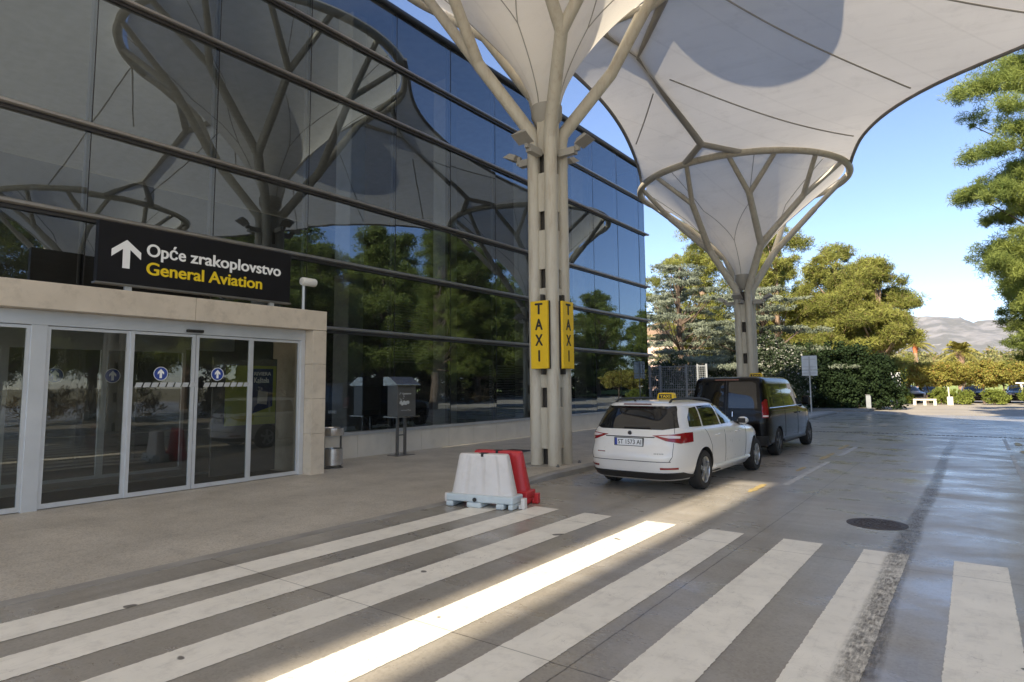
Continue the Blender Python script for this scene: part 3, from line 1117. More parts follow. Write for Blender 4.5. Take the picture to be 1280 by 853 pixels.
t = thing('collection_box', 'grey steel box with a pitched lid on twin posts before the glass', 'box', (-11.9, 11.3, 0))
MB().box(-12.08, -11.72, 10.96, 11.60, 1.0, 1.77).build('housing', M['dark_steel'], t, bevel=.008)
m = MB()
m.prism([(-12.16, 1.772), (-11.62, 1.772), (-11.62, 1.80), (-11.95, 2.0), (-12.16, 2.0)], (0, 11.68, 0), (1, 0, 0), (0, 0, 1), .80)
m.build('lid', M['brushed_steel'], t, bevel=.004)
MB().box(-12.16, -11.64, 10.90, 11.68, .965, .998).build('shelf', M['brushed_steel'], t)
for y in (11.14, 11.40):
    MB().box(-11.93, -11.87, y - .03, y + .03, .0, .964).build('post', M['dark_steel'], t)
MB().box(-11.928, -11.872, 11.17, 11.37, .5, .53).build('crossbar', M['dark_steel'], t)
MB().box(-12.1, -11.7, 10.98, 11.58, .006, .02).build('base_plate', M['dark_steel'], t)
m = MB()
for i in range(26):
    a = rng.uniform(0, 2 * PI)
    r_ = .07 + .03 * rng.uniform()
    m.box(-11.7195, -11.717, 11.10 + r_ * math.cos(a) - .008, 11.10 + r_ * math.cos(a) + .012, 1.50 + r_ * math.sin(a) - .008, 1.50 + r_ * math.sin(a) + .012)
m.box(-11.7195, -11.717, 11.18, 11.44, 1.55, 1.575)
for i in range(9):
    m.lathe([(.028 + .01 * (i % 3), 0), (.02, .002)], 10, (-11.7195, 11.06 + .034 * i, 1.33 + .03 * math.sin(i * 1.9)), axis='X')
for i in range(5):
    m.box(-11.7195, -11.717, 11.1 + i * .07, 11.145 + i * .07, 1.14 + .012 * math.sin(i * 3), 1.155 + .012 * math.sin(i * 3))
m.build('label_print', M['frost'], t)


def barrier(name, label, loc, rz, body, foot, cls):
    t = thing(name, label, cls, loc, rz, 'plastic road barriers at the end of the crossing')
    L, H = .56, .76
    prof_n = 41
    v = []
    # fluted tapered body: rings by height
    hs = [.17, .20, .36, .52, .68, .735, .755]
    for z in hs:
        k = (z - .17) / (.755 - .17)
        hl = .50 - .118 * k
        hw = .135 - .05 * k
        if z > .74:
            hl -= .015
            hw -= .012
        ringv = []
        for s, xs in ((-1, np.linspace(-1, 1, prof_n)), (1, np.linspace(1, -1, prof_n))):
            for q in xs:
                fl = 0.
                if abs(q) < .62 and .19 < z < .70:
                    fl = .022 * max(0, math.sin(q * 3.5 * PI + PI * .5)) ** .7 if math.sin(q * 3.5 * PI + PI * .5) > 0 else 0
                rnd = (1 - abs(q) ** 9)
                ringv.append((q * hl, s * (hw * (.55 + .45 * rnd) - fl), z))
        v += ringv
    n = prof_n * 2
    f = [(i * n + k, i * n + (k + 1) % n, (i + 1) * n + (k + 1) % n, (i + 1) * n + k) for i in range(len(hs) - 1) for k in range(n)]
    f.append(tuple((len(hs) - 1) * n + k for k in range(n)))
    MB().add(v, f).build('body', body, t, smooth=True, local=True, angle=50)
    # foot skirt with three fork slots
    xs = [-L, -.40, -.22, -.05, .05, .05, .24, .24, .40, .47, L]
    m = MB()
    for a, b in ((-.54, -.42), (-.20, .04), (.27, .40), (.46, .54)):
        m.box(a, b, -.19, .19, 0, .075)
    m.box(-.54, .54, -.18, .18, .075, .18)
    o = m.build('foot', foot, t, local=True, bevel=.02)
    MB().lathe([(.03, 0), (.03, .012)], 16, (-.06, -.205, .115), axis='Y').build('drain_plug', M['black_paint'], t, local=True)
    MB().box(-.06, .05, -.05, .05, .75, .762).box(-.01, .03, -.088, -.05, .715, .757).build('fill_cap', M['black_paint'], t, local=True)
    MB().box(-.65, -.565, -.045, .045, .03, .16).build('coupling', body, t, local=True, bevel=.015)
    MB().box(.563, .60, -.05, .05, .0, .06).box(.60, .66, -.05, .05, .0, .15).build('hook', body, t, local=True, bevel=.01)
    return t


barrier('road_barrier', 'white plastic water barrier with a pale foot standing on the crossing', (-5.87, 7.22, .004), R(12), M['plastic_white'], M['plastic_pale'], 'barrier')
barrier('road_barrier', 'red plastic water barrier standing behind the white one', (-5.96, 7.68, .004), R(13), M['plastic_red'], M['plastic_red'], 'barrier')

# ------------------------------------------------------------------ vehicles
std('car_white', (.72, .70, .665), .28, var=.015, coat=.7, spec=.5)
std('car_black', (.004, .0036, .0036), .15, var=.05, coat=.0, spec=.22)
std('car_silver', (.45, .46, .47), .3, metal=.3, coat=.6)
std('car_glass', (.008, .009, .010), .03, spec=.6, var=.05)
std('trim_black', (.018, .018, .019), .5)
std('rubber', (.018, .017, .017), .8)
std('alloy', (.55, .56, .57), .3, metal=.7)
std('alloy_dark', (.16, .16, .165), .35, metal=.7)
std('lamp_red', (.24, .008, .012), .15, coat=.8, var=.2, scale=20)
std('lamp_dark', (.10, .012, .014), .15, coat=.8, var=.2)
std('lamp_clear', (.72, .62, .62), .15, coat=.8)
std('chrome', (.75, .76, .77), .12, metal=1.)
std('plate_white', (.74, .75, .76), .4, var=.02)
std('plate_blue', (.02, .05, .3), .4)
std('reflect_amber', (.8, .25, .02), .3)


class Body:
    def __init__(s, lv, nr=5., nf=3.4):
        a = np.array(lv, float)
        s.z = a[:, 0]
        s.a = a
        s.nr, s.nf = nr, nf

    def par(s, z):
        # monotone cubic through the levels
        out = []
        for c in range(1, 4):
            y = s.a[:, c]
            x = s.z
            h = np.diff(x)
            dl = np.diff(y) / h
            m = np.zeros_like(y)
            for i in range(1, len(y) - 1):
                m[i] = 0 if dl[i - 1] * dl[i] <= 0 else 2 * dl[i - 1] * dl[i] / (dl[i - 1] + dl[i])
            m[0], m[-1] = dl[0], dl[-1]
            i = int(np.clip(np.searchsorted(x, z) - 1, 0, len(h) - 1))
            t = np.clip((z - x[i]) / h[i], 0, 1)
            out.append((2 * t ** 3 - 3 * t ** 2 + 1) * y[i] + (t ** 3 - 2 * t ** 2 + t) * h[i] * m[i] + (-2 * t ** 3 + 3 * t ** 2) * y[i + 1] + (t ** 3 - t ** 2) * h[i] * m[i + 1])
        return out

    def side(s, x, z):
        xr, xf, w = s.par(z)
        q = (x - (xr + xf) / 2) / ((xf - xr) / 2)
        q = max(-.9999, min(.9999, q))
        n = s.nr if q < 0 else s.nf
        return w * (1 - abs(q) ** n) ** (1 / n)

    def rear(s, y, z, end=-1):
        xr, xf, w = s.par(z)
        n = s.nr if end < 0 else s.nf
        q = min(.9999, abs(y) / w)
        return (xr + xf) / 2 + end * (xf - xr) / 2 * (1 - q ** n) ** (1 / n)

    def outline(s, z, k=64):
        xr, xf, w = s.par(z)
        o = []
        for a in np.linspace(0, 2 * PI, k, endpoint=False):
            ca, sa = math.cos(a), math.sin(a)
            n = s.nf if ca > 0 else s.nr
            o.append(((xr + xf) / 2 + (xf - xr) / 2 * math.copysign(abs(ca) ** (2 / n), ca), w * math.copysign(abs(sa) ** (2 / n), sa)))
        return o

    def map(s, mode, sgn=-1):
        if mode == 'side':
            return lambda u, z: Vector((u, sgn * s.side(u, z), z))
        if mode == 'rear':
            return lambda u, z: Vector((s.rear(u, z), u, z))
        if mode == 'front':
            return lambda u, z: Vector((s.rear(u, z, 1), u, z))

        def wrap(u, z):     # u = arc length from the middle of the tail along the right/left side
            xr, xf, w = s.par(z)
            A = np.linspace(PI, PI / 2, 160)
            X = (xr + xf) / 2 - (xf - xr) / 2 * np.abs(np.cos(A)) ** (2 / s.nr)
            Y = w * np.abs(np.sin(A)) ** (2 / s.nr)
            L = np.concatenate([[0], np.cumsum(np.hypot(np.diff(X), np.diff(Y)))])
            return Vector((float(np.interp(u, L, X)), sgn * float(np.interp(u, L, Y)), z))
        return wrap

    def patch(s, fn, poly, off=.004, step=.06, thick=.012):
        poly = resample([(*p, 0) for p in poly], step)
        V, F, _, _ = tri_patch(poly, step)
        P, Nn = [], []
        e = .004
        for u, z in V:
            p = fn(u, z)
            n = (fn(u + e, z) - fn(u - e, z)).cross(fn(u, z + e) - fn(u, z - e))
            n = n.normalized() if n.length > 1e-12 else Vector((0, 0, 1))
            P.append(p)
            Nn.append(n)
        cen = Vector((2.3, 0, .8))
        for i in range(len(P)):
            if Nn[i].dot(P[i] - cen) < 0:
                Nn[i] = -Nn[i]
        n = len(P)
        top = [P[i] + Nn[i] * off for i in range(n)]
        bot = [P[i] - Nn[i] * thick for i in range(n)]
        f = [tuple(t) for t in F] + [tuple(int(q) + n for q in t[::-1]) for t in F]
        cnt = {}
        for t in F:
            for i in range(3):
                a, b = int(t[i]), int(t[(i + 1) % 3])
                if (b, a) in cnt:
                    del cnt[(b, a)]
                else:
                    cnt[(a, b)] = 1
        f += [(b, a, a + n, b + n) for a, b in cnt]
        return MB().add(top + bot, f)

    def shell(s, name, zs, mat, wheel, wr, arch_mat, parent, k=72):
        m = MB()
        v = []
        for z in zs:
            v += [(x, y, z) for x, y in s.outline(z, k)]
        f = [(i * k + a, i * k + (a + 1) % k, (i + 1) * k + (a + 1) % k, (i + 1) * k + a) for i in range(len(zs) - 1) for a in range(k)]
        f.append(tuple(range(k - 1, -1, -1)))
        xr, xf, w = s.par(zs[-1])
        v.append(((xr + xf) / 2, 0, zs[-1] + .006))
        b = (len(zs) - 1) * k
        f += [(b + a, b + (a + 1) % k, len(v) - 1) for a in range(k)]
        m.add(v, f)
        o = m.build(name, mat, parent, smooth=True, local=True, angle=60)
        c = MB()
        for x in wheel:
            for sg in (-1, 1):
                c.lathe([(wr, -.2), (wr, .2)], 40, (x, sg * .88, .33), axis='Y')
        co = c.build('arch_cutter', arch_mat, None)
        co.matrix_parent_inverse.identity()
        bo = o.modifiers.new('arches', 'BOOLEAN')
        bo.object = co
        bo.operation = 'DIFFERENCE'
        bo.solver = 'EXACT'
        try:
            bo.material_mode = 'TRANSFER'
        except Exception:
            pass
        sv = parent.matrix_world.copy()
        o.parent = None
        dg = bpy.context.evaluated_depsgraph_get()
        dg.update()
        me = bpy.data.meshes.new_from_object(o.evaluated_get(dg))
        o.modifiers.clear()
        o.data = me
        o.parent = parent
        me.shade_smooth()
        try:
            me.set_sharp_from_angle(angle=R(42))
        except Exception:
            pass
        bpy.data.objects.remove(co)
        return o


def wheel(parent, x, y, r, w, rim_mat, spokes=5):
    s = -1 if y < 0 else 1
    t = MB().lathe([(r * .66, -w / 2), (r * .93, -w / 2), (r * .99, -w * .36), (r, -w * .2), (r, w * .2), (r * .99, w * .36), (r * .93, w / 2), (r * .66, w / 2)], 40, (x, y, r), axis='Y', cap=False).build('wheel', M['rubber'], parent, smooth=True, local=True)
    m = MB()
    yo = y + s * w * .40
    m.lathe([(q_, z_ * s) for q_, z_ in ((r * .665, -.10), (r * .665, .0), (r * .69, .012), (r * .705, .0), (r * .69, -.01), (r * .64, -.012), (r * .62, -.10))], 40, (x, yo, r), axis='Y', cap=False)
    for k in range(spokes):
        for d in (-.16, .16):
            a = 2 * PI * k / spokes + d + PI / 2
            dr = Vector((math.cos(a), 0, math.sin(a)))
            tt = Vector((-math.sin(a), 0, math.cos(a)))
            m.obox(Vector((x, yo, r)) + dr * r * .37 - tt * d * .1, (dr, (0, 1, 0), tt), (r * .3, .014, r * .065))
    m.lathe([(r * .16, -.025), (r * .16, .025)], 20, (x, yo, r), axis='Y')
    m.build('rim', rim_mat, t, local=True, smooth=True, angle=30)
    MB().lathe([(r * .64, -.01), (r * .64, .01)], 30, (x, y + s * w * .1, r), axis='Y').build('brake_disc', M['trim_black'], t, local=True)
    return t


def roof_sign(parent, x, y, z, l, name='taxi_lamp'):
    m = MB()
    m.prism([(-l, 0), (l, 0), (l * .86, .10), (l * .75, .125), (-l * .75, .125), (-l * .86, .10)], (x + .07, y, z), (0, 1, 0), (0, 0, 1), -.14)
    o = m.build(name, M['taxi_yellow'], parent, local=True, bevel=.012)
    for sx in (-1, 1):
        MB().box(x + sx * .0705 - .003, x + sx * .0705 + .003, y - l * .72, y + l * .72, z + .02, z + .10).build('panel', M['black_paint'], o, local=True)
    lettering('lettering', 'TAXI', (x - .0737, y + l * .58, z + .035), (0, -1, 0), (0, 0, 1), l * 1.16, .05, M['taxi_yellow'], o, .03, .002, local=True)
    return o


def plate(parent, fn_x, y, z, w, h, body):
    x = fn_x
    o = MB().box(x - .012, x + .03, y - w / 2 - .012, y + w / 2 + .012, z - h / 2 - .01, z + h / 2 + .01).build('number_plate', M['trim_black'], parent, local=True)
    MB().box(x - .0155, x - .0125, y - w / 2, y + w / 2, z - h / 2, z + h / 2).build('plate_face', M['plate_white'], o, local=True)
    MB().box(x - .018, x - .016, y + w / 2 - .045, y + w / 2 - .002, z - h / 2 + .002, z + h / 2 - .002).build('plate_band', M['plate_blue'], o, local=True)
    if body:
        lettering('lettering', body, (x - .016, y + w / 2 - .06, z - h / 2 + .02), (0, -1, 0), (0, 0, 1), w - .08, h - .04, M['black_paint'], o, .01, .001, local=True)
    return o


def make_wagon(name, label, loc, rz, paint, taxi=True):
    t = thing(name, label, 'car', loc, rz)
    B = Body([(.20, .20, 4.70, .80), (.30, .06, 4.80, .88), (.42, .02, 4.85, .915), (.58, .0, 4.86, .928), (.68, .03, 4.84, .93), (.76, .075, 4.78, .93), (.86, .10, 4.62, .925),
              (.93, .125, 4.25, .912), (.985, .15, 3.66, .885), (1.02, .17, 3.50, .848), (1.15, .27, 3.20, .80), (1.28, .385, 2.90, .745), (1.36, .46, 2.68, .70), (1.40, .44, 2.52, .665), (1.43, .46, 2.32, .60), (1.452, .62, 2.08, .50), (1.466, .9, 1.8, .34)], 5.2, 3.2)
    zs = list(np.linspace(.20, .9, 24)) + list(np.linspace(.92, 1.03, 10)) + list(np.linspace(1.06, 1.38, 16)) + list(np.linspace(1.395, 1.466, 10))
    ax = (1.06, 3.90)
    B.shell('body', zs, paint, ax, .372, M['trim_black'], t)
    sd = B.map('side')
    # glasshouse
    for sg in (-1, 1):
        f = B.map('side', sg)
        B.patch(f, [(.66, 1.045), (1.12, 1.035), (1.20, 1.36), (.92, 1.345), (.72, 1.20)]).build('rear_quarter_window', M['car_glass'], t, smooth=True, local=True)
        d = B.patch(f, [(1.19, 1.035), (1.98, 1.025), (1.96, 1.375), (1.26, 1.365)]).build('rear_side_window', M['car_glass'], t, smooth=True, local=True)
        d = B.patch(f, [(2.06, 1.025), (3.20, 1.04), (2.82, 1.25), (2.56, 1.365), (2.04, 1.375)]).build('front_side_window', M['car_glass'], t, smooth=True, local=True)
        # door shuts
        for ps in ([(1.36, .42), (1.36, .70), (1.16, .99)], [(2.02, .36), (2.02, 1.0)], [(3.14, .36), (3.20, .70), (3.24, .99)]):
            m = MB()
            for (xa, za), (xb, zb) in zip(ps[:-1], ps[1:]):
                k = 8
                m.tube([f(xa + (xb - xa) * i / k, za + (zb - za) * i / k) for i in range(k + 1)], .0045, 5)
            m.build('door_gap', M['trim_black'], t, local=True)
        m = MB().tube([f(x, .335) for x in np.linspace(1.5, 3.45, 14)], .035, 8)
        m.build('sill_trim', paint, t, smooth=True, local=True)
        for x in (1.62, 2.68):
            p = f(x, .865)
            MB().tube([p + Vector((-.11, 0, 0)), p + Vector((-.09, sg * .025, .005)), p + Vector((.09, sg * .025, .012)), p + Vector((.11, 0, .01))], .014, 8).build('door_handle', paint, t, smooth=True, local=True)
        # mirror
        p = f(3.06, 1.0)
        mo = MB()
        q = []
        for k, (u, r_) in enumerate(((-.09, .55), (-.07, .9), (0, 1.), (.07, .85), (.11, .4))):
            for a in np.linspace(0, 2 * PI, 14, endpoint=False):
                q.append(p + Vector((u, sg * (.15 + .10 * r_ * math.cos(a)), .045 + .075 * r_ * math.sin(a))))
        mo.add(q, [(i * 14 + a, i * 14 + (a + 1) % 14, (i + 1) * 14 + (a + 1) % 14, (i + 1) * 14 + a) for i in range(4) for a in range(14)] + [tuple(range(13, -1, -1)), tuple(56 + a for a in range(14))])
        o = mo.build('door_mirror', paint, t, smooth=True, local=True)
        MB().box(p.x - .097, p.x - .088, p.y + sg * .15 - .075, p.y + sg * .15 + .075, p.z - .0, p.z + .09).obox(p + Vector((.02, sg * .04, .0)), ((1, 0, 0), (0, 1, 0), (0, 0, 1)), (.05, .06, .022)).build('mirror_glass', M['trim_black'], o, local=True)
        # roof rail
        y = sg * .50
        rp = []
        for i, x in enumerate(np.linspace(.62, 2.55, 22)):
            zz = 1.40
            # roof height at this x,y
            for z in np.linspace(1.28, 1.47, 60):
                if abs(y) <= B.side(x, z) and B.par(z)[0] < x < B.par(z)[1]:
                    zz = z
            rp.append(Vector((x, y, zz + (.0 if i in (0, 21) else .045))))
        MB().tube(rp, .020, 8).build('roof_rail', M['trim_black'], t, smooth=True, local=True)
    # tail
    r = B.map('rear')
    B.patch(r, [(-.74, 1.045), (-.55, 1.015), (.55, 1.015), (.74, 1.045), (.615, 1.385), (-.615, 1.385)], .006).build('tailgate_window', M['car_glass'], t, smooth=True, local=True)
    B.patch(r, [(-.26, 1.405), (.26, 1.405), (.25, 1.42), (-.25, 1.42)], .012).build('high_brake_light', M['lamp_dark'], t, local=True)
    MB().tube([r(y, 1.045) + Vector((-.02, 0, 0)) for y in np.linspace(-.34, .12, 8)], .009, 6).build('wiper', M['trim_black'], t, local=True)
    B.patch(r, [(-.86, .245), (.86, .245), (.80, .345), (-.80, .345)], .018, thick=.02).build('bumper_skirt', M['trim_black'], t, smooth=True, local=True)
    for sg in (-1, 1):
        w = B.map('wrap', sg)
        lp_ = B.patch(w, [(.40, .925), (.62, .845), (.88, .80), (1.20, .815), (1.17, .965), (.95, .965), (.72, .945)], .008).build('tail_light', M['lamp_red'], t, smooth=True, local=True)
        B.patch(w, [(.50, .915), (.66, .885), (.86, .88), (.86, .915), (.66, .93)], .012, .05).build('clear_lens', M['lamp_clear'], lp_, local=True)
        B.patch(w, [(.55, .40), (.86, .40), (.86, .43), (.55, .43)], .008).build('reflector', M['lamp_red'], t, local=True)
        # tailgate shut lines
        for ps in ([(.70, .52), (.76, .60), (.75, .81)], [(.75, .96), (.74, 1.04)]):
            m = MB()
            for (a, za), (b, zb_) in zip(ps[:-1], ps[1:]):
                m.tube([w(a + (b - a) * i / 6, za + (zb_ - za) * i / 6) for i in range(7)], .0045, 5)
            m.build('tailgate_gap', M['trim_black'], t, local=True)
    MB().tube([r(y, .52 - .0 * y) for y in np.linspace(-.70, .70, 24)], .005, 5).build('tailgate_gap', M['trim_black'], t, local=True)
    MB().tube([r(y, .895) + Vector((.004, 0, 0)) for y in np.linspace(-.44, .44, 16)], .009, 6).build('plate_ledge', M['trim_black'], t, local=True)
    plate(t, r(0, .80).x - .006, .0, .815, .50, .115, 'ST 1573 AI' if taxi else None)
    p = r(0, .955)
    o = MB().lathe([(.043, -.006), (.043, .004), (.036, .008)], 28, (p.x - .004, 0, .955), axis='X').build('badge', M['chrome'], t, local=True, smooth=True)
    MB().lathe([(.032, 0), (.032, .003)], 24, (p.x - .0125, 0, .955), axis='X').prism([(-.02, -.003), (.0, -.003), (.0, -.012), (.02, .004), (.0, .016), (.0, .008), (-.02, .008)], (p.x - .015, 0, .953), (0, -1, 0), (0, 0, 1), .003).build('badge_mark', M['trim_black'], o, local=True)
    for y in (.55, -.60):
        m = MB()
        for i in range(6):
            q = r(y + i * .026 * (1 if y < 0 else -1), .645)
            m.box(q.x - .006, q.x + .01, q.y - .008, q.y + .008, .637, .655)
        m.build('model_script', M['chrome'], t, local=True)
    B.patch(B.map('front'), [(-.66, 1.02), (.66, 1.02), (.52, 1.39), (-.52, 1.39)], .006).build('windscreen', M['car_glass'], t, smooth=True, local=True)
    f = B.map('front')
    for sg in (-1, 1):
        B.patch(f, [(sg * .45, .66), (sg * .80, .70), (sg * .80, .82), (sg * .45, .77)], .006).build('headlight', M['lamp_clear'], t, local=True)
    B.patch(f, [(-.4, .5), (.4, .5), (.42, .76), (-.42, .76)], .006).build('grille', M['trim_black'], t, local=True)
    for x in ax:
        for y in (-.80, .80):
            wheel(t, x, y, .325, .215, M['alloy'])
    if taxi:
        roof_sign(t, 1.75, .05, 1.465, .175)
        MB().tube([(.75, .18, 1.44), (.66, .18, 1.50)], [.02, .008], 8).build('aerial', M['trim_black'], t, local=True)
    return t


def make_van(name, label, loc, rz):
    t = thing(name, label, 'van', loc, rz)
    paint = M['car_black']
    B = Body([(.24, .14, 4.98, .86), (.34, .04, 5.08, .93), (.55, .0, 5.13, .958), (.80, .0, 5.14, .964), (.95, .015, 5.08, .965), (1.04, .03, 4.92, .96), (1.12, .04, 4.50, .952), (1.18, .05, 4.28, .94), (1.25, .06, 4.14, .925),
              (1.45, .09, 3.86, .89), (1.65, .135, 3.60, .85), (1.76, .16, 3.44, .835), (1.84, .19, 3.28, .81), (1.885, .25, 3.10, .765), (1.91, .36, 2.95, .67), (1.922, .7, 2.6, .42)], 14., 4.)
    zs = list(np.linspace(.24, .95, 20)) + list(np.linspace(.98, 1.26, 14)) + list(np.linspace(1.3, 1.8, 16)) + list(np.linspace(1.82, 1.922, 10))
    ax = (1.02, 4.22)
    B.shell('body', zs, paint, ax, .385, M['trim_black'], t)
    for sg in (-1, 1):
        f = B.map('side', sg)
        B.patch(f, [(.30, 1.20), (1.60, 1.19), (1.60, 1.73), (.36, 1.73)]).build('rear_side_window', M['car_glass'], t, smooth=True, local=True)
        B.patch(f, [(1.64, 1.19), (2.84, 1.18), (2.84, 1.73), (1.64, 1.73)]).build('middle_side_window', M['car_glass'], t, smooth=True, local=True)
        B.patch(f, [(2.92, 1.18), (3.95, 1.21), (3.66, 1.50), (3.38, 1.72), (2.92, 1.73)]).build('front_side_window', M['car_glass'], t, smooth=True, local=True)
        for ps in ([(1.62, .42), (1.62, 1.15)], [(2.88, .40), (2.88, 1.15)], [(3.82, .42), (3.9, 1.15)], [(.5, 1.10), (2.8, 1.08)]):
            m = MB()
            for (xa, za), (xb, zb_) in zip(ps[:-1], ps[1:]):
                m.tube([f(xa + (xb - xa) * i / 10, za + (zb_ - za) * i / 10) for i in range(11)], .005, 5)
            m.build('door_gap', M['trim_black'], t, local=True)
        MB().tube([f(x, 1.165) + Vector((0, sg * .004, 0)) for x in np.linspace(.35, 3.9, 20)], .009, 6).build('waist_trim', M['chrome'], t, local=True)
        MB().tube([f(x, .33) for x in np.linspace(1.5, 3.75, 14)], .04, 8).build('sill_trim', M['trim_black'], t, smooth=True, local=True)
        for x in (2.72, 3.05):
            p = f(x, .98)
            MB().tube([p + Vector((-.1, 0, 0)), p + Vector((-.08, sg * .03, 0)), p + Vector((.08, sg * .03, 0)), p + Vector((.1, 0, 0))], .015, 8).build('door_handle', paint, t, smooth=True, local=True)
        p = f(3.80, 1.22)
        o = MB().obox(p + Vector((.03, sg * .17, .05)), ((1, 0, 0), (0, 1, 0), (0, 0, 1)), (.06, .105, .125)).build('door_mirror', paint, t, local=True, bevel=.035)
        MB().obox(p + Vector((.05, sg * .05, -.02)), ((1, 0, 0), (0, 1, 0), (0, 0, 1)), (.04, .07, .03)).build('mirror_arm', M['trim_black'], o, local=True)
        w = B.map('wrap', sg)
        lo = B.patch(w, [(.84, .94), (1.02, .94), (1.02, 1.36), (.92, 1.38), (.82, 1.30)], .010).build('tail_light', M['lamp_red'], t, smooth=True, local=True)
        B.patch(w, [(.85, .965), (1.01, .965), (1.01, 1.0), (.85, 1.0)], .013).build('clear_lens', M['lamp_clear'], lo, local=True)
        B.patch(B.map('rear'), [(sg * .06, 1.16), (sg * .74, 1.16), (sg * .70, 1.74), (sg * .60, 1.79), (sg * .06, 1.79)], .008).build('rear_window', M['car_glass'], t, smooth=True, local=True)
    r = B.map('rear')
    MB().tube([r(0, z) for z in np.linspace(.45, 1.84, 16)], .007, 6).build('door_gap', M['trim_black'], t, local=True)
    B.patch(r, [(-.92, .30), (.92, .30), (.92, .52), (-.92, .52)], .015).build('bumper', M['trim_black'], t, smooth=True, local=True)
    B.patch(r, [(-.3, 1.825), (.3, 1.825), (.28, 1.85), (-.28, 1.85)], .008).build('high_brake_light', M['lamp_dark'], t, local=True)
    plate(t, r(.0, .8).x - .01, .30, .80, .50, .115, None)
    MB().tube([r(-.16, .96) + Vector((-.03, 0, 0)), r(-.16, 1.08) + Vector((-.03, 0, 0))], .014, 8).build('rear_handle', M['chrome'], t, local=True)
    B.patch(B.map('front'), [(-.74, 1.22), (.74, 1.22), (.62, 1.78), (-.62, 1.78)], .006).build('windscreen', M['car_glass'], t, smooth=True, local=True)
    f = B.map('front')
    for sg in (-1, 1):
        B.patch(f, [(sg * .5, .72), (sg * .84, .76), (sg * .84, .96), (sg * .5, .88)], .006).build('headlight', M['lamp_clear'], t, local=True)
    B.patch(f, [(-.45, .62), (.45, .62), (.48, .86), (-.48, .86)], .006).build('grille', M['trim_black'], t, local=True)
    for x in ax:
        for y in (-.83, .83):
            wheel(t, x, y, .34, .225, M['alloy_dark'])
    roof_sign(t, 2.35, -.08, 1.905, .18)
    return t


# local +x is forward; rz turns it to the driving direction (+Y)
make_wagon('estate_taxi', 'white estate car with a yellow taxi lamp parked by the kerb', (-4.645, 9.40, 0), R(90 - 1.2), M['car_white'])
make_van('van_taxi', 'black passenger van with a taxi lamp parked ahead of the white estate', (-4.90, 15.28, 0), R(90 - 1.0))

# ------------------------------------------------------------------ vegetation
leaf('pine_needles', (.09, .14, .04), (.30, .345, .10), .45)
leaf('pine_bright', (.14, .17, .04), (.36, .37, .10), .45, (.24, .19, .09))
leaf('cedar_needles', (.12, .15, .10), (.29, .32, .24), .25)
leaf('ivy_leaves', (.012, .022, .012), (.035, .055, .024), .15)
leaf('shrub_leaves', (.030, .048, .028), (.075, .10, .055), .2, (.36, .36, .32))
leaf('autumn_leaves', (.24, .24, .055), (.46, .43, .12), .4, (.38, .25, .08))
leaf('fresh_leaves', (.11, .15, .03), (.25, .29, .07), .4)
leaf('scrub_leaves', (.17, .175, .07), (.33, .32, .13), .3, (.3, .22, .12))
leaf('twig_leaves', (.12, .095, .055), (.27, .21, .13), .25)
leaf('palm_leaves', (.18, .19, .045), (.38, .34, .10), .3)
std('bark', (.13, .095, .07), .9, var=.3, scale=6, bump=.5, bscale=20)
std('bark_pale', (.30, .21, .15), .9, var=.25, scale=6, bump=.4, bscale=20)
std('palm_trunk', (.36, .24, .17), .9, var=.25, scale=8)
std('palm_orange', (.62, .20, .09), .9, var=.2, scale=8)
std('field_green', (.30, .36, .09), .95, var=.2, scale=.1)
std('dry_grass', (.40, .33, .18), .95, var=.2, scale=.1)


def leaf_mesh(name, pos, rad_dir, l, w, up=.2, tone=None):
    """one small quad per leaf at pos (n,3); rad_dir biases the leaf direction"""
    n = len(pos)
    d = rng.normal(0, 1, (n, 3)) * .8 + rad_dir * .9
    d[:, 2] += up
    d /= np.linalg.norm(d, axis=1)[:, None]
    s = np.cross(d, rng.normal(0, 1, (n, 3)))
    s /= np.linalg.norm(s, axis=1)[:, None] + 1e-9
    ll = (l * rng.uniform(.6, 1.3, n))[:, None] * .5
    ww = (w * rng.uniform(.7, 1.3, n))[:, None] * .5
    v = np.stack([pos - d * ll, pos + s * ww, pos + d * ll, pos - s * ww], 1).reshape(-1, 3)
    me = bpy.data.meshes.new(name)
    me.vertices.add(n * 4)
    me.vertices.foreach_set('co', v.astype(np.float32).ravel())
    me.loops.add(n * 4)
    me.loops.foreach_set('vertex_index', np.arange(n * 4, dtype=np.int32))
    me.polygons.add(n)
    me.polygons.foreach_set('loop_start', np.arange(0, n * 4, 4, dtype=np.int32))
    me.polygons.foreach_set('loop_total', np.full(n, 4, dtype=np.int32))
    if tone is not None:
        at_ = me.attributes.new('tone', 'FLOAT', 'FACE')
        at_.data.foreach_set('value', tone.astype(np.float32))
    me.update()
    return me


def cloud(ells, nclump, per, crad, flat=.55, shell=.35, low=-1.):
    """leaf positions: clumps scattered in ellipsoids (cx,cy,cz,rx,ry,rz)"""
    E = np.array(ells, float)
    vol = (E[:, 3] * E[:, 4] * E[:, 5]) ** .7
    pick = rng.choice(len(E), nclump, p=vol / vol.sum())
    u = rng.normal(0, 1, (nclump, 3))
    u /= np.linalg.norm(u, axis=1)[:, None]
    rr_ = rng.uniform(0, 1, nclump) ** shell
    cc = E[pick, :3] + u * rr_[:, None] * E[pick, 3:]
    cr = crad * rng.uniform(.35, 1.45, nclump)
    idx = np.repeat(np.arange(nclump), per)
    g = rng.normal(0, 1, (len(idx), 3))
    g /= np.linalg.norm(g, axis=1)[:, None]
    g *= (rng.uniform(0, 1, len(idx)) ** .45)[:, None]
    p = cc[idx] + g * cr[idx, None] * np.array([1, 1, flat])
    cloud.tone = rng.uniform(0, 1, nclump)[idx]
    return p, g, cc


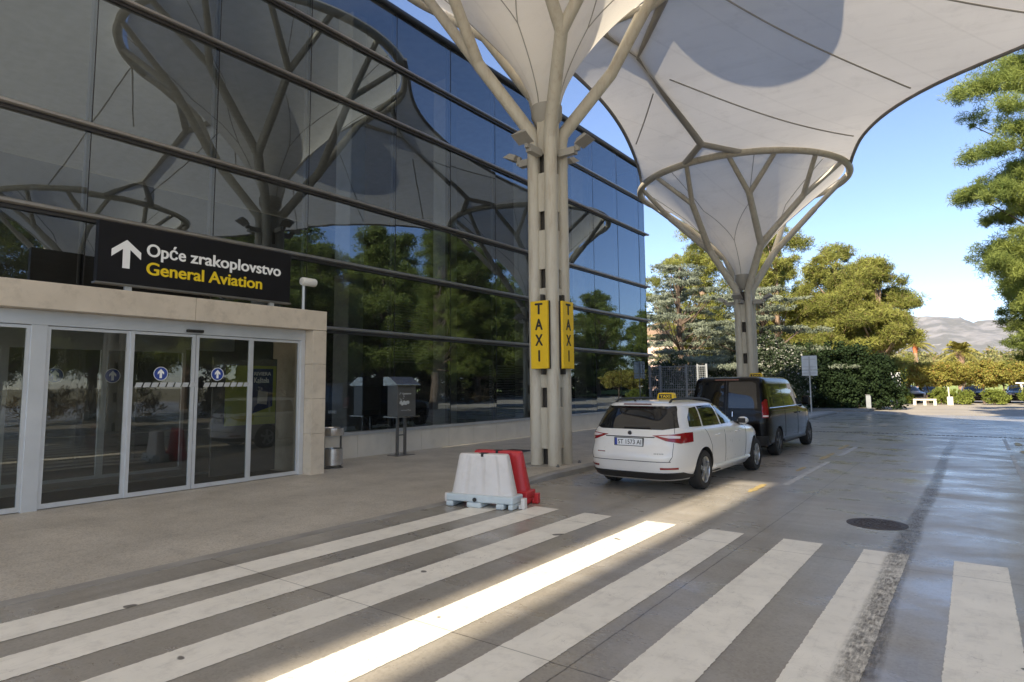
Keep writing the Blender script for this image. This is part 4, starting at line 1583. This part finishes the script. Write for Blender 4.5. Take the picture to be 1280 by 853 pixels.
def tree(name, label, cat, base, trunk_top, ells, nclump, per, crad, l, w, mat, bark='bark', tr=.3, flat=.55, shell=.4, limbs=14, group=None, up=.2, lean=(0, 0), trunk_mat=None):
    t = thing(name, label, cat, base, 0, group)
    p, g, cc = cloud(ells, nclump, per, crad, flat, shell)
    ok = p[:, 2] > .05
    p, g, tone = p[ok], g[ok], cloud.tone[ok]
    b = Vector(base)
    tt = Vector(trunk_top)
    m = MB()
    n = 9
    path = [b.lerp(tt, i / (n - 1)) + Vector((rng.normal(0, .08) * min(1, i), rng.normal(0, .08) * min(1, i), 0)) for i in range(n)]
    m.tube(path, [tr * (1.25 if i == 0 else 1 - .75 * i / (n - 1)) for i in range(n)], 10)
    m.build('trunk', M[bark], t, smooth=True)
    if limbs:
        m = MB()
        for q in cc[rng.choice(len(cc), min(limbs, len(cc)), replace=False)]:
            q = Vector(q)
            k = np.clip((q.z - b.z) / max(.1, tt.z - b.z) - .22, .18, .97)
            s = b.lerp(tt, float(k))
            mid = s.lerp(q, .5) + Vector((0, 0, -.12 * (q - s).length + .2))
            m.tube([s, mid, q], [tr * .24, tr * .14, tr * .05], 6)
        m.build('limb', M[bark], t, smooth=True)
    me = leaf_mesh('crown', p, g, l, w, up, tone)
    link_mesh('crown', me, M[mat], t)
    return t


def pine_ells(cx, cy, z0, z1, r, n, seed):
    """irregular layered pine crown"""
    q = np.random.default_rng(seed)
    e = []
    for i in range(n):
        f = (i + .5) / n
        k = min(1, (1 - f) * 1.5 + .22) * min(1, .75 + f)
        for j in range(5):
            a = q.uniform(0, 2 * PI)
            d = q.uniform(.1, 1.) * r * k
            rr_ = r * q.uniform(.13, .34) * (1 - .3 * f)
            e.append((cx + d * math.cos(a), cy + d * math.sin(a), z0 + (z1 - z0) * (f + q.uniform(-.9, .9) / n) - .06 * d, rr_, rr_, rr_ * q.uniform(.45, .9)))
    return e


# big pine leaning in from the right edge of the view
e = [(2.93, 30.66, 14.81, 1.02, 0.92, 0.79), (2.1, 31.64, 14.52, 0.81, 0.9, 0.57), (1.12, 31.08, 13.72, 1.12, 1.01, 0.56), (0.22, 31.83, 13.85, 0.41, 0.9, 0.29), (2.6, 31.9, 13.88, 1.23, 1.11, 0.82), (1.73, 30.11, 12.29, 0.85, 0.9, 0.5), (3.15, 29.94, 11.72, 1.15, 1.04, 0.85), (0.71, 32.58, 13.04, 0.5, 0.9, 0.33), (2.22, 30.73, 11.48, 1.03, 0.92, 0.55), (1.35, 30.65, 10.89, 0.79, 0.9, 0.35), (0.53, 33.09, 11.41, 0.55, 0.9, 0.3), (3.14, 31.4, 10.47, 1.21, 1.09, 0.73), (2.13, 32.58, 10.4, 1.09, 0.98, 0.5), (1.12, 31.42, 9.66, 0.73, 0.9, 0.32), (2.76, 31.95, 9.79, 1.4, 1.26, 0.7), (1.35, 30.38, 9.11, 1.17, 1.05, 0.43), (0.34, 31.93, 9.57, 0.66, 0.9, 0.33), (-0.01, 32.68, 9.59, 0.38, 0.9, 0.21), (2.26, 31.57, 8.74, 1.38, 1.24, 0.53), (1.21, 32.27, 8.47, 0.75, 0.9, 0.33), (3.43, 32.05, 8.13, 1.07, 0.96, 0.74), (2.04, 30.1, 7.31, 0.85, 0.9, 0.43), (1.12, 32.33, 7.13, 0.62, 0.9, 0.37), (2.76, 31.79, 6.62, 1.14, 1.03, 0.65), (1.67, 30.86, 5.92, 0.79, 0.9, 0.48), (1.04, 30.0, 6.27, 0.39, 0.9, 0.31), (3.22, 32.67, 5.39, 1.09, 0.98, 0.76), (2.01, 31.41, 4.84, 0.81, 0.9, 0.52), (1.54, 32.2, 5.42, 0.45, 0.9, 0.37), (2.81, 32.71, 3.98, 1.18, 1.06, 0.67), (1.87, 32.19, 3.48, 0.74, 0.9, 0.45), (3.49, 32.85, 3.0, 0.93, 0.9, 0.59), (2.4, 31.16, 2.65, 0.72, 0.9, 0.36), (4.42, 31.32, 11.6, 1.16, 1.23, 1.37), (4.59, 32.89, 9.38, 1.22, 1.29, 1.44), (4.57, 32.71, 5.91, 1.22, 1.29, 1.43), (4.14, 30.21, 3.41, 0.99, 1.05, 0.85)]
tree('pine_tree', 'tall pine reaching in from the right edge of the view', 'tree', (6.0, 32.5, -.02), (4.6, 32.0, 15.8), e + [(4.4, 33.5, 4.5, 2.2, 2, 2.0), (4.3, 33.5, 8.0, 2.4, 2, 2.2), (4.6, 33.3, 11.2, 2.2, 2, 1.8), (3.4, 33.2, 10.0, 1.3, 1.2, 1.4), (3.0, 33, 6.0, 1.2, 1.2, 1.5), (5.8, 33, 6, 2, 2, 3), (5.8, 33, 10, 2, 2, 3), (1.3, 33, 7.0, 1.3, 1.1, .8), (1.7, 33, 5.8, 1.2, 1.1, .9), (2.1, 33, 4.4, 1.4, 1.2, 1.0), (2.0, 33, 3.1, 1.1, 1, .7), (3.3, 33, 3.2, 1.5, 1.3, 1.2), (3.0, 33, 5.6, 1.7, 1.5, 1.3), (2.6, 33, 7.6, 1.5, 1.3, 1.2), (2.4, 33, 9.0, 1.2, 1.1, .9)], 3400, 125, .36, .26, .022, 'pine_needles', tr=.3, flat=.8, shell=.7, limbs=60)

# trees behind the far end of the hall
cedar = []
q = np.random.default_rng(4)
for i in range(13):
    z = 2.8 + i * .64
    ln = (6.4 - .24 * i - .012 * i * i) * q.uniform(.7, 1.12)
    for k in range(5):
        a = q.uniform(0, 2 * PI)
        for fr_ in (.35, .65, .92):
            cedar.append((-17.2 + ln * fr_ * math.cos(a), 44 + ln * fr_ * math.sin(a), z - .25 * fr_, .35 + ln * .20, .35 + ln * .20, .16))
tree('cedar_tree', 'grey blue cedar with flat layered boughs beside the far end of the hall', 'tree', (-17.2, 44, -.05), (-17.2, 44, 10.4), cedar, 1000, 70, .42, .22, .05, 'cedar_needles', tr=.35, flat=.3, shell=.5, limbs=60, up=0)
cedar = []
for i in range(9):
    z = 3.0 + i * .62
    ln = (5.2 - .42 * i) * q.uniform(.8, 1.1)
    for k in range(4):
        a = q.uniform(0, 2 * PI)
        for fr_ in (.35, .65, .92):
            cedar.append((-11.2 + ln * fr_ * math.cos(a), 43 + ln * fr_ * math.sin(a), z - .25 * fr_, .35 + ln * .2, .35 + ln * .2, .16))
tree('cedar_tree', 'lower grey cedar spreading behind the second steel column', 'tree', (-11.2, 43, -.05), (-11.2, 43, 8.2), cedar, 640, 70, .42, .22, .05, 'cedar_needles', tr=.28, flat=.3, shell=.5, limbs=40, up=0)

PG = 'sunlit pines beyond the far end of the hall'
for i, (x, y, z1, r, n, lab) in enumerate((
        (-19.5, 55, 17.0, 6.0, 15, 'bright green pine rising above the grey cedar beside the glass hall'),
        (-13.5, 56, 14.8, 5.4, 13, 'bright pine directly behind the branches of the second steel column'),
        (-9.0, 56, 12.2, 4.6, 13, 'bright pine right of the second steel column above the dark ivy'),
        (-5.9, 55, 11.0, 3.2, 12, 'rightmost bright pine of the group, beside the gap to the mountain'),
        (-16.5, 66, 15.5, 6.0, 13, 'shaded pine at the back of the group, left of the second steel column'),
        (-9.5, 66, 12.5, 5.6, 13, 'shaded pine at the back of the group, right of the second steel column'))):
    ee = pine_ells(x, y, (2.2, 2.2, 2.4, 4.4, 2.2, 2.2)[i], z1, r, n, 20 + i)
    tree('pine_tree', lab, 'tree', (x, y, -.05), (x + .4, y, z1 - 1.2), ee, 900, 130, .62, .34, .045, 'pine_bright', bark='bark_pale', tr=.34, flat=.7, shell=.62, limbs=40, group=PG)

# dense dark growth along the kerb
ivy = []
for i in range(16):
    f = i / 15
    ivy.append((-9.6 + 4.9 * f + rng.normal(0, .15), 44.2 + 3.0 * f, 1.6 + rng.uniform(-.3, .4), 1.25, 1.2, 1.7 + .7 * rng.uniform()))
ivy += [(-7.4, 45.5, 3.5, 1.5, 1.2, 1.0), (-6., 46.5, 3.2, 1.4, 1.2, .9), (-9., 44.5, 3.6, 1.4, 1.2, .9), (-4.9, 47.3, 2.6, .9, .9, .9)]
tree('ivy_hedge', 'tall dark ivy covered hedge running along the far kerb', 'hedge', (-7.2, 45.6, -.05), (-7.2, 45.6, 2.6), ivy, 900, 60, .42, .17, .12, 'ivy_leaves', tr=.2, flat=.9, shell=.3, limbs=0, up=.1)
tree('shrub', 'large dark shrub with pale flecked leaves left of the two road signs', 'shrub', (-10.9, 42.2, -.05), (-10.9, 42.2, 3.0), [(-10.9, 42.2, 2.6, 2.1, 1.6, 2.6), (-9.4, 42.0, 2.0, 1.5, 1.4, 2.0), (-12.6, 42, 1.8, 1.6, 1.4, 1.9)], 420, 60, .45, .18, .10, 'shrub_leaves', tr=.15, flat=.8, shell=.3, limbs=0)
tree('shrub', 'dark green shrub behind the wire fence panels at the end of the hall', 'shrub', (-15.6, 39, -.05), (-15.6, 39, 1.8), [(-15.6, 39, 1.7, 1.6, 1.2, 1.9), (-13.9, 39.4, 1.4, 1.4, 1.2, 1.7), (-17.2, 39, 1.5, 1.4, 1.2, 1.8)], 320, 55, .42, .18, .10, 'shrub_leaves', tr=.12, flat=.8, shell=.3, limbs=0)

# clipped row of low trees at the car park
HG = 'row of low autumn trees shading the far parked cars'
hl = ['low yellow green tree nearest the dark ivy hedge in the car park row', 'low yellow green tree just left of the white concrete bench', 'low yellow green tree above the white concrete bench', 'low yellow green tree above the stone bollard', 'low yellow green tree left of the shaggy palm trunk', 'low yellow green tree below the shaggy palm', 'low brownish tree just left of the leaning white post', 'low brownish tree behind the leaning white post', 'low brownish tree below the big right hand pine', 'low brownish tree at the right edge of the car park row']
for i, x in enumerate((-5.6, -4.4, -3.2, -2.0, -.8, .5, 1.8, 3.1, 4.5, 6.0)):
    y = 62 + rng.uniform(-.4, .4)
    ee = [(x + rng.normal(0, .5), y + rng.normal(0, .4), 2.35 + rng.uniform(-.35, .35), 1.2, 1.1, .8) for k in range(5)]
    tree('low_tree', hl[i], 'tree', (x, y, -.02), (x, y, 2.4), ee, 190, 75, .36, .17, .09, 'autumn_leaves', tr=.08, flat=.8, shell=.5, limbs=8, group=HG)
BG = 'bright bushes at the foot of the car park row'
for i, (x, lab) in enumerate(((-4.9, 'small bright bush behind the second road sign pole'), (-2.25, 'small bright bush just right of the white concrete bench'), (-1.0, 'small bright bush right of the stone bollard'), (1.1, 'wide bright bush left of the leaning white post'), (3.2, 'small bright bush at the right edge under the low trees'))):
    tree('bush', lab, 'bush', (x, 59.6, -.02), (x, 59.6, .7), [(x, 59.6, .62, .75, .6, .62), (x + .4, 59.6, .5, .5, .5, .5)], 70, 60, .24, .2, .07, 'fresh_leaves', tr=.05, flat=.9, shell=.4, limbs=0, group=BG, up=.6)


def palm(lab, base, h, tr, crown_r, top_mat, shag):
    t = thing('palm_tree', lab, 'palm', base, 0, 'palms beyond the car park row')
    b = Vector(base)
    k = 16
    MB().tube([b + Vector((0, 0, h * i / k)) for i in range(k + 1)], [tr * (1 + (.16 if i % 2 else 0)) for i in range(k + 1)], 10).build('trunk', M['palm_trunk'], t, smooth=True)
    MB().lathe([(tr * 1.0, -.9), (tr * 1.5, -.2), (tr * 1.1, .1)], 12, (b.x, b.y, b.z + h)).build('crown_shaft', M[top_mat], t, smooth=True)
    m = MB()
    for i in range(shag):
        a = rng.uniform(0, 2 * PI)
        el = rng.uniform(-.35, 1.35)
        L = crown_r * rng.uniform(.8, 1.15)
        d = Vector((math.cos(a) * math.cos(el), math.sin(a) * math.cos(el), math.sin(el)))
        s = Vector((-math.sin(a), math.cos(a), 0))
        pr = []
        p = b + Vector((0, 0, h))
        for j in range(7):
            f = j / 6
            pr.append(p + d * L * f + Vector((0, 0, -.45 * L * f * f)))
        for j in range(1, 7):
            wv_ = L * .28 * math.sin(PI * min(1, .15 + .85 * j / 7))
            for sd_ in (-1, 1):
                for e_ in range(3):
                    o = pr[j - 1].lerp(pr[j], e_ / 3)
                    tip = o + s * sd_ * wv_ + (pr[j] - pr[j - 1]) * 1.2 + Vector((0, 0, -.12 * L))
                    q_ = (pr[j] - pr[j - 1]).normalized() * L * .035
                    m.add([o, o + q_ * 1.5, tip], [(0, 1, 2)])
    m.build('frond', M['palm_leaves'], t)
    return t


palm('slim palm with an orange tinged top beside the sunlit pines', (-4.75, 76, -.05), 5.6, .17, 1.7, 'palm_orange', 34)
palm('thick palm with a shaggy red brown trunk above the low trees', (-1.0, 72, -.05), 4.6, .30, 1.9, 'palm_trunk', 44)

# ground rising to scrub and hills behind the car park
struct(MB().add([(-60, 84, .3), (70, 84, .3), (80, 120, 1.6), (-60, 120, 1.6)], [(0, 1, 2, 3)]).build('meadow', M['field_green']))
struct(MB().add([(-90, 119, 1.7), (90, 119, 1.7), (120, 200, 5.2), (-120, 200, 5.2)], [(0, 1, 2, 3)]).build('dry_field', M['dry_grass']))
ee = [(rng.uniform(-46, 26), rng.uniform(135, 200), 0, rng.uniform(3, 6), rng.uniform(3, 6), rng.uniform(1.8, 3.4)) for i in range(60)]
ee = [(a, b, 1.8 + (b - 119) * .043 + f * .5, c, d, f) for a, b, _, c, d, f in ee]
p, g, cc = cloud(ee, 1500, 34, 1.3, .7, .4)
o = link_mesh('scrub', leaf_mesh('scrub', p, g, .7, .4, .1), M['scrub_leaves'])
tag(o, 'olive coloured scrub covering the rise behind the car park', 'scrub', kind='stuff')


def limestone():
    m, nt, out = new_mat('limestone')
    v = coords(nt)
    p = N(nt, 'ShaderNodeBsdfPrincipled')
    a = ramp(nt, noise(nt, coords(nt, (1, 1, 2.5)), .006, 9, .65), .44, .60)
    c = mixc(nt, a, (.15, .145, .125), (.30, .28, .265))
    c = mixc(nt, ramp(nt, noise(nt, coords(nt, (1, 1, 4)), .012, 9, .7), .63, .70), c, (.46, .43, .40))
    nt.links.new(c, p.inputs['Base Color'])
    p.inputs['Roughness'].default_value = .95
    nt.links.new(p.outputs[0], out.inputs['Surface'])


limestone()
nx_, ny_ = 150, 26
prof = [(-3000, 250), (-900, 380), (-420, 400), (-190, 352), (-120, 347), (-40, 325), (20, 308), (70, 318), (200, 300), (600, 330), (3000, 200)]
q = np.random.default_rng(8)
v = []
for j in range(ny_ + 1):
    fy = j / ny_
    for i in range(nx_ + 1):
        x = -1500 + 2700 * i / nx_
        h = np.interp(x, [a for a, b in prof], [b for a, b in prof])
        n1 = math.sin(x * .021 + fy * 3) * .035 + math.sin(x * .05 + fy * 9 + 1) * .022 + math.sin(x * .13 + fy * 14) * .008
        z = h * (fy ** .85) * (1 + n1 * (1 if j < ny_ else .25)) + (q.normal(0, 2.2) if 0 < j else 0)
        v.append((x, 2600 + 1400 * fy, z))
f = [(j * (nx_ + 1) + i, j * (nx_ + 1) + i + 1, (j + 1) * (nx_ + 1) + i + 1, (j + 1) * (nx_ + 1) + i) for j in range(ny_) for i in range(nx_)]
struct(MB().add(v, f).build('mountain', M['limestone'], smooth=True))

# trees across the road that the glass mirrors
MG = 'tall pines across the road, mirrored in the glass hall'
first = None
spots = [(16, 9.5, 0, .85), (17.5, 14, 2, .82), (22.5, 35.5, 2, .9), (22.5, 49.5, 0, .9), (29.5, 36, 0, 1.0), (30, 47, 2, 1.0), (29, 63, 1, 1.0), (22.5, 63, 1, .92), (24.5, 17.5, 1, .9), (19, 25, 0, .95), (33, 27, 2, 1.12), (26, 31.5, 1, 1.03), (19, 39, 2, 1.0), (33, 40, 0, 1.14), (26, 46, 0, 1.05), (19, 53, 1, 1.02), (33, 54, 1, 1.12), (26, 60, 2, 1.04), (19.5, 67, 0, 1.), (33, 69, 2, 1.1), (26, 75, 1, 1.), (20, 83, 2, .96), (26, 92, 0, .95), (20, 101, 1, .92), (25, 112, 2, .92)]
protos = []
for i in range(3):
    ee = pine_ells(0, 0, 3.6, 16.4, 5.4, 15, 40 + i)
    protos.append(tree('pine_tree', 'tall pine across the road, mirrored in the upper glass of the hall', 'tree', (0, 0, -.05), (.3, 0, 14.2), ee, 900, 85, .7, .40, .065, 'pine_needles', tr=.32, flat=.7, shell=.45, limbs=30, group=MG))
for k, (x, y, i, s) in enumerate(spots):
    o = protos[i] if k == (0, 6, 1)[i] else copy_tree(protos[i])
    o.location = (x, y, -.05)
    o.scale = (s, s, s)
    o.rotation_euler = (0, 0, k * 1.7)
for k, (x0, y0, n_) in enumerate(((26, 26, 40), (27, 66, 46))):
    p, g, cc = cloud([(x0 + rng.uniform(-1.5, 1.5), y0 + i * 1.0, 1.6, 1.5, 1.2, 2.1 + .6 * rng.uniform()) for i in range(n_)], 700, 55, .55, .8, .4)
    o = link_mesh('undergrowth', leaf_mesh('undergrowth', p, g, .32, .2, .2), M['ivy_leaves'])
    tag(o, ('nearer' if k == 0 else 'farther') + ' belt of dark undergrowth below the mirrored pines across the road', 'undergrowth', kind='stuff')
p, g, cc = cloud([(rng.uniform(17, 22), 8 + i * 2.1, .9, 1.4, 1.4, 1.0) for i in range(22)], 520, 40, .5, .8, .4)
o = link_mesh('brush', leaf_mesh('brush', p, g, .3, .05, .4), M['twig_leaves'])
tag(o, 'dry brown brushwood across the road, mirrored in the lower glass', 'brushwood', kind='stuff')
pt = palm('palm across the road, mirrored in the left door panel', (34, 14.2, -.05), 6.2, .26, 2.0, 'palm_trunk', 40)
del pt['group']

# ------------------------------------------------------------------ things in the distance
std('fence_grey', (.27, .29, .31), .55, metal=.2, var=.08)
t = thing('wire_fence', 'grey galvanised mesh fence panels standing at the end of the hall', 'fence', (-13.4, 34, -.02))
xs = (-15.2, -14.55, -13.0, -12.35, -11.85)
for x in xs:
    MB().box(x - .05, x + .05, 33.96, 34.04, -.02, 2.85).build('post', M['fence_grey'], t)
for a, b in zip(xs[:-1], xs[1:]):
    m = MB()
    for z in (.12, 1.45, 2.75):
        m.box(a + .05, b - .05, 33.98, 34.02, z - .02, z + .02)
    k = int((b - a) / .11)
    for i in range(1, k):
        xx = a + (b - a) * i / k
        m.box(xx - .008, xx + .008, 33.99, 34.01, .1, 2.75)
    for i in range(24):
        m.box(a + .05, b - .05, 33.99, 34.008, .2 + i * .108, .213 + i * .108)
    m.build('mesh_panel', M['fence_grey'], t)

for x, y, z0, w_, h_, n_, lab in ((-7.42, 38, 2.15, .80, 1.12, 2, 'larger grey backed road sign standing left of the dark ivy hedge'), (-4.35, 49.5, 1.45, .62, .95, 1, 'smaller grey backed road sign at the end of the dark ivy hedge')):
    t = thing('road_sign', lab, 'sign', (x, y, -.02), 0, 'road signs seen from behind')
    MB().tube([(x, y, -.02), (x, y, z0 + h_ - .05)], .035, 10).build('pole', M['galvanised'], t, smooth=True)
    MB().box(x - w_ / 2, x + w_ / 2, y + .04, y + .06, z0 + .33, z0 + h_).build('board', M['aluminium'], t, bevel=.008)
    MB().box(x - w_ / 2, x + w_ / 2, y + .04, y + .06, z0, z0 + .31).build('lower_board', M['aluminium'], t, bevel=.008)
    m = MB()
    for z in (z0 + .15, z0 + .5, z0 + h_ - .2):
        m.box(x - w_ * .42, x + w_ * .42, y + .02, y + .039, z - .02, z + .02)
    m.build('bracket', M['galvanised'], t)

t = thing('bench', 'low white concrete bench below the low trees', 'bench', (-3.0, 57.6, -.02))
MB().box(-3.95, -2.45, 57.3, 57.9, .34, .46).build('seat', M['stone_plinth'], t, bevel=.01)
for x in (-3.85, -3.2, -2.55):
    MB().box(x - .1, x + .1, 57.35, 57.85, -.02, .339).build('leg', M['stone_plinth'], t)
t = thing('bollard', 'short square stone bollard with a slim post right of the white bench', 'bollard', (-1.62, 58, -.02))
MB().box(-1.80, -1.42, 57.85, 58.15, -.02, .62).build('block', M['stone_plinth'], t, bevel=.02)
MB().tube([(-1.66, 58, .62), (-1.68, 58, 1.35)], .05, 8).build('post', M['stone_plinth'], t)
t = thing('street_post', 'white leaning lamp post before the parked cars on the right', 'post', (2.9, 60, -.02))
MB().tube([(2.95, 60, -.02), (2.72, 60, 1.55)], .07, 8).build('post', M['plastic_white'], t, smooth=True)
MB().box(2.4, 2.9, 59.9, 60.1, 1.55, 1.66).build('lamp_head', M['plastic_white'], t, bevel=.02)
t = thing('utility_box', 'small grey pedestal cabinet at the foot of the dark ivy hedge', 'cabinet', (-5.45, 45.2, -.02))
MB().box(-5.62, -5.34, 45.1, 45.3, -.02, .95).build('cabinet', M['fence_grey'], t, bevel=.02)
MB().box(-5.64, -5.32, 45.08, 45.32, .951, 1.0).build('cap', M['dark_steel'], t)
struct(MB().box(-14, -5.2, 42.9, 49, -.05, .13).build('planting_bed', M['kerb_stone'], bevel=.02))

cg = 'cars parked under the low trees'
w1 = make_wagon('parked_car', 'dark parked car right of the white bench under the low trees', (-3.4, 68.5, -.02), R(-90), M['car_black'], False)
w1['group'] = cg
for x, lab in ((-.2, 'dark parked car in the middle under the low trees'), (2.9, 'dark parked car beside the leaning white post')):
    c_ = copy_tree(w1)
    c_.location = (x, 68.5, -.02)
    c_['label'] = lab
w2 = make_wagon('parked_car', 'white parked car half hidden behind the second road sign', (-5.6, 67.5, -.02), R(-70), M['car_white'], False)
w2['group'] = cg

# pale house seen past the corner of the hall
t = thing('pink_house', 'pale pink house glimpsed between the hall corner and the trees', 'house', (-24, 62, -.05))
std('render_pink', (.62, .46, .40), .8, var=.05)
MB().box(-30, -20.5, 60, 68, -.05, 6.5).build('wall', M['render_pink'], t)
MB().prism([(-30.4, 6.5), (-20.1, 6.5), (-25.2, 8.2)], (0, 68.4, 0), (1, 0, 0), (0, 0, 1), 8.8).build('roof', M['bark_pale'], t)
for x in (-28.4, -25, -22.2):
    MB().box(x - .5, x + .5, 59.95, 59.999, 1.0, 2.4).build('window', M['car_glass'], t)

# ------------------------------------------------------------------ light, sky, camera
EL = 32.
w = bpy.data.worlds.new('World')
scn.world = w
w.use_nodes = True
nt = w.node_tree
bg = nt.nodes['Background']
sky = nt.nodes.new('ShaderNodeTexSky')
sky.sky_type = 'NISHITA'
sky.sun_disc = False
sky.sun_elevation = R(EL)
sky.sun_rotation = R(180)
sky.air_density = 1.0
sky.dust_density = .12
sky.ozone_density = 2.2
sky.altitude = 1500
tint = nt.nodes.new('ShaderNodeMix')
tint.data_type = 'RGBA'
tint.blend_type = 'MULTIPLY'
tint.inputs[0].default_value = 1
tint.inputs[7].default_value = (.93, .90, .96, 1)
nt.links.new(sky.outputs[0], tint.inputs[6])
nt.links.new(tint.outputs[2], bg.inputs['Color'])
bg.inputs['Strength'].default_value = .050
ld = bpy.data.lights.new('sun', 'SUN')
ld.energy = 2.0
ld.angle = R(.7)
ld.color = (1., .87, .67)
lo = bpy.data.objects.new('sun', ld)
C.objects.link(lo)
lo.rotation_euler = (R(90 - EL), 0, 0)
lo.location = (0, -40, 40)

f_, cy_, pitch, yaw, roll = 778.5, 409.48, 9.30687e-2, .636926, -8.666e-3
fw = Vector((-math.sin(yaw) * math.cos(pitch), math.cos(yaw) * math.cos(pitch), math.sin(pitch)))
r0 = Vector((math.cos(yaw), math.sin(yaw), 0))
u0 = r0.cross(fw)
rr = r0 * math.cos(roll) + u0 * math.sin(roll)
uu = -r0 * math.sin(roll) + u0 * math.cos(roll)
cd = bpy.data.cameras.new('camera')
cam = bpy.data.objects.new('camera', cd)
C.objects.link(cam)
mw = Matrix((rr, uu, -fw)).transposed().to_4x4()
mw.translation = Vector((0, 0, 1.75))
cam.matrix_world = mw
cd.sensor_width = 36
cd.lens = f_ / 1280 * 36
cd.shift_y = -(426.5 - cy_) / 1280
cd.clip_end = 20000
cd.clip_start = .05
scn.camera = cam
vs_ = scn.view_settings
vs_.view_transform = 'Standard'
vs_.look = 'None'
vs_.exposure = 2.42
vs_.gamma = 1
scn.cycles.max_bounces = 10
scn.cycles.diffuse_bounces = 5
scn.cycles.glossy_bounces = 5
scn.cycles.transparent_max_bounces = 16
scn.cycles.transmission_bounces = 6

# air: one closed box round the camera and everything the photo sees fade
m, nt_, out_ = new_mat('haze')
pv = nt_.nodes.new('ShaderNodeVolumePrincipled')
pv.inputs['Color'].default_value = (.80, .86, 1., 1)
pv.inputs['Density'].default_value = .00005
pv.inputs['Anisotropy'].default_value = .2
nt_.links.new(pv.outputs[0], out_.inputs['Volume'])
hz = MB().box(-5200, 5200, -1700, 6700, -1.2, 480).build('haze', m)
hz['kind'] = 'stuff'
tag(hz, 'thin blue air between the car park and the mountain')
scn.cycles.volume_bounces = 1
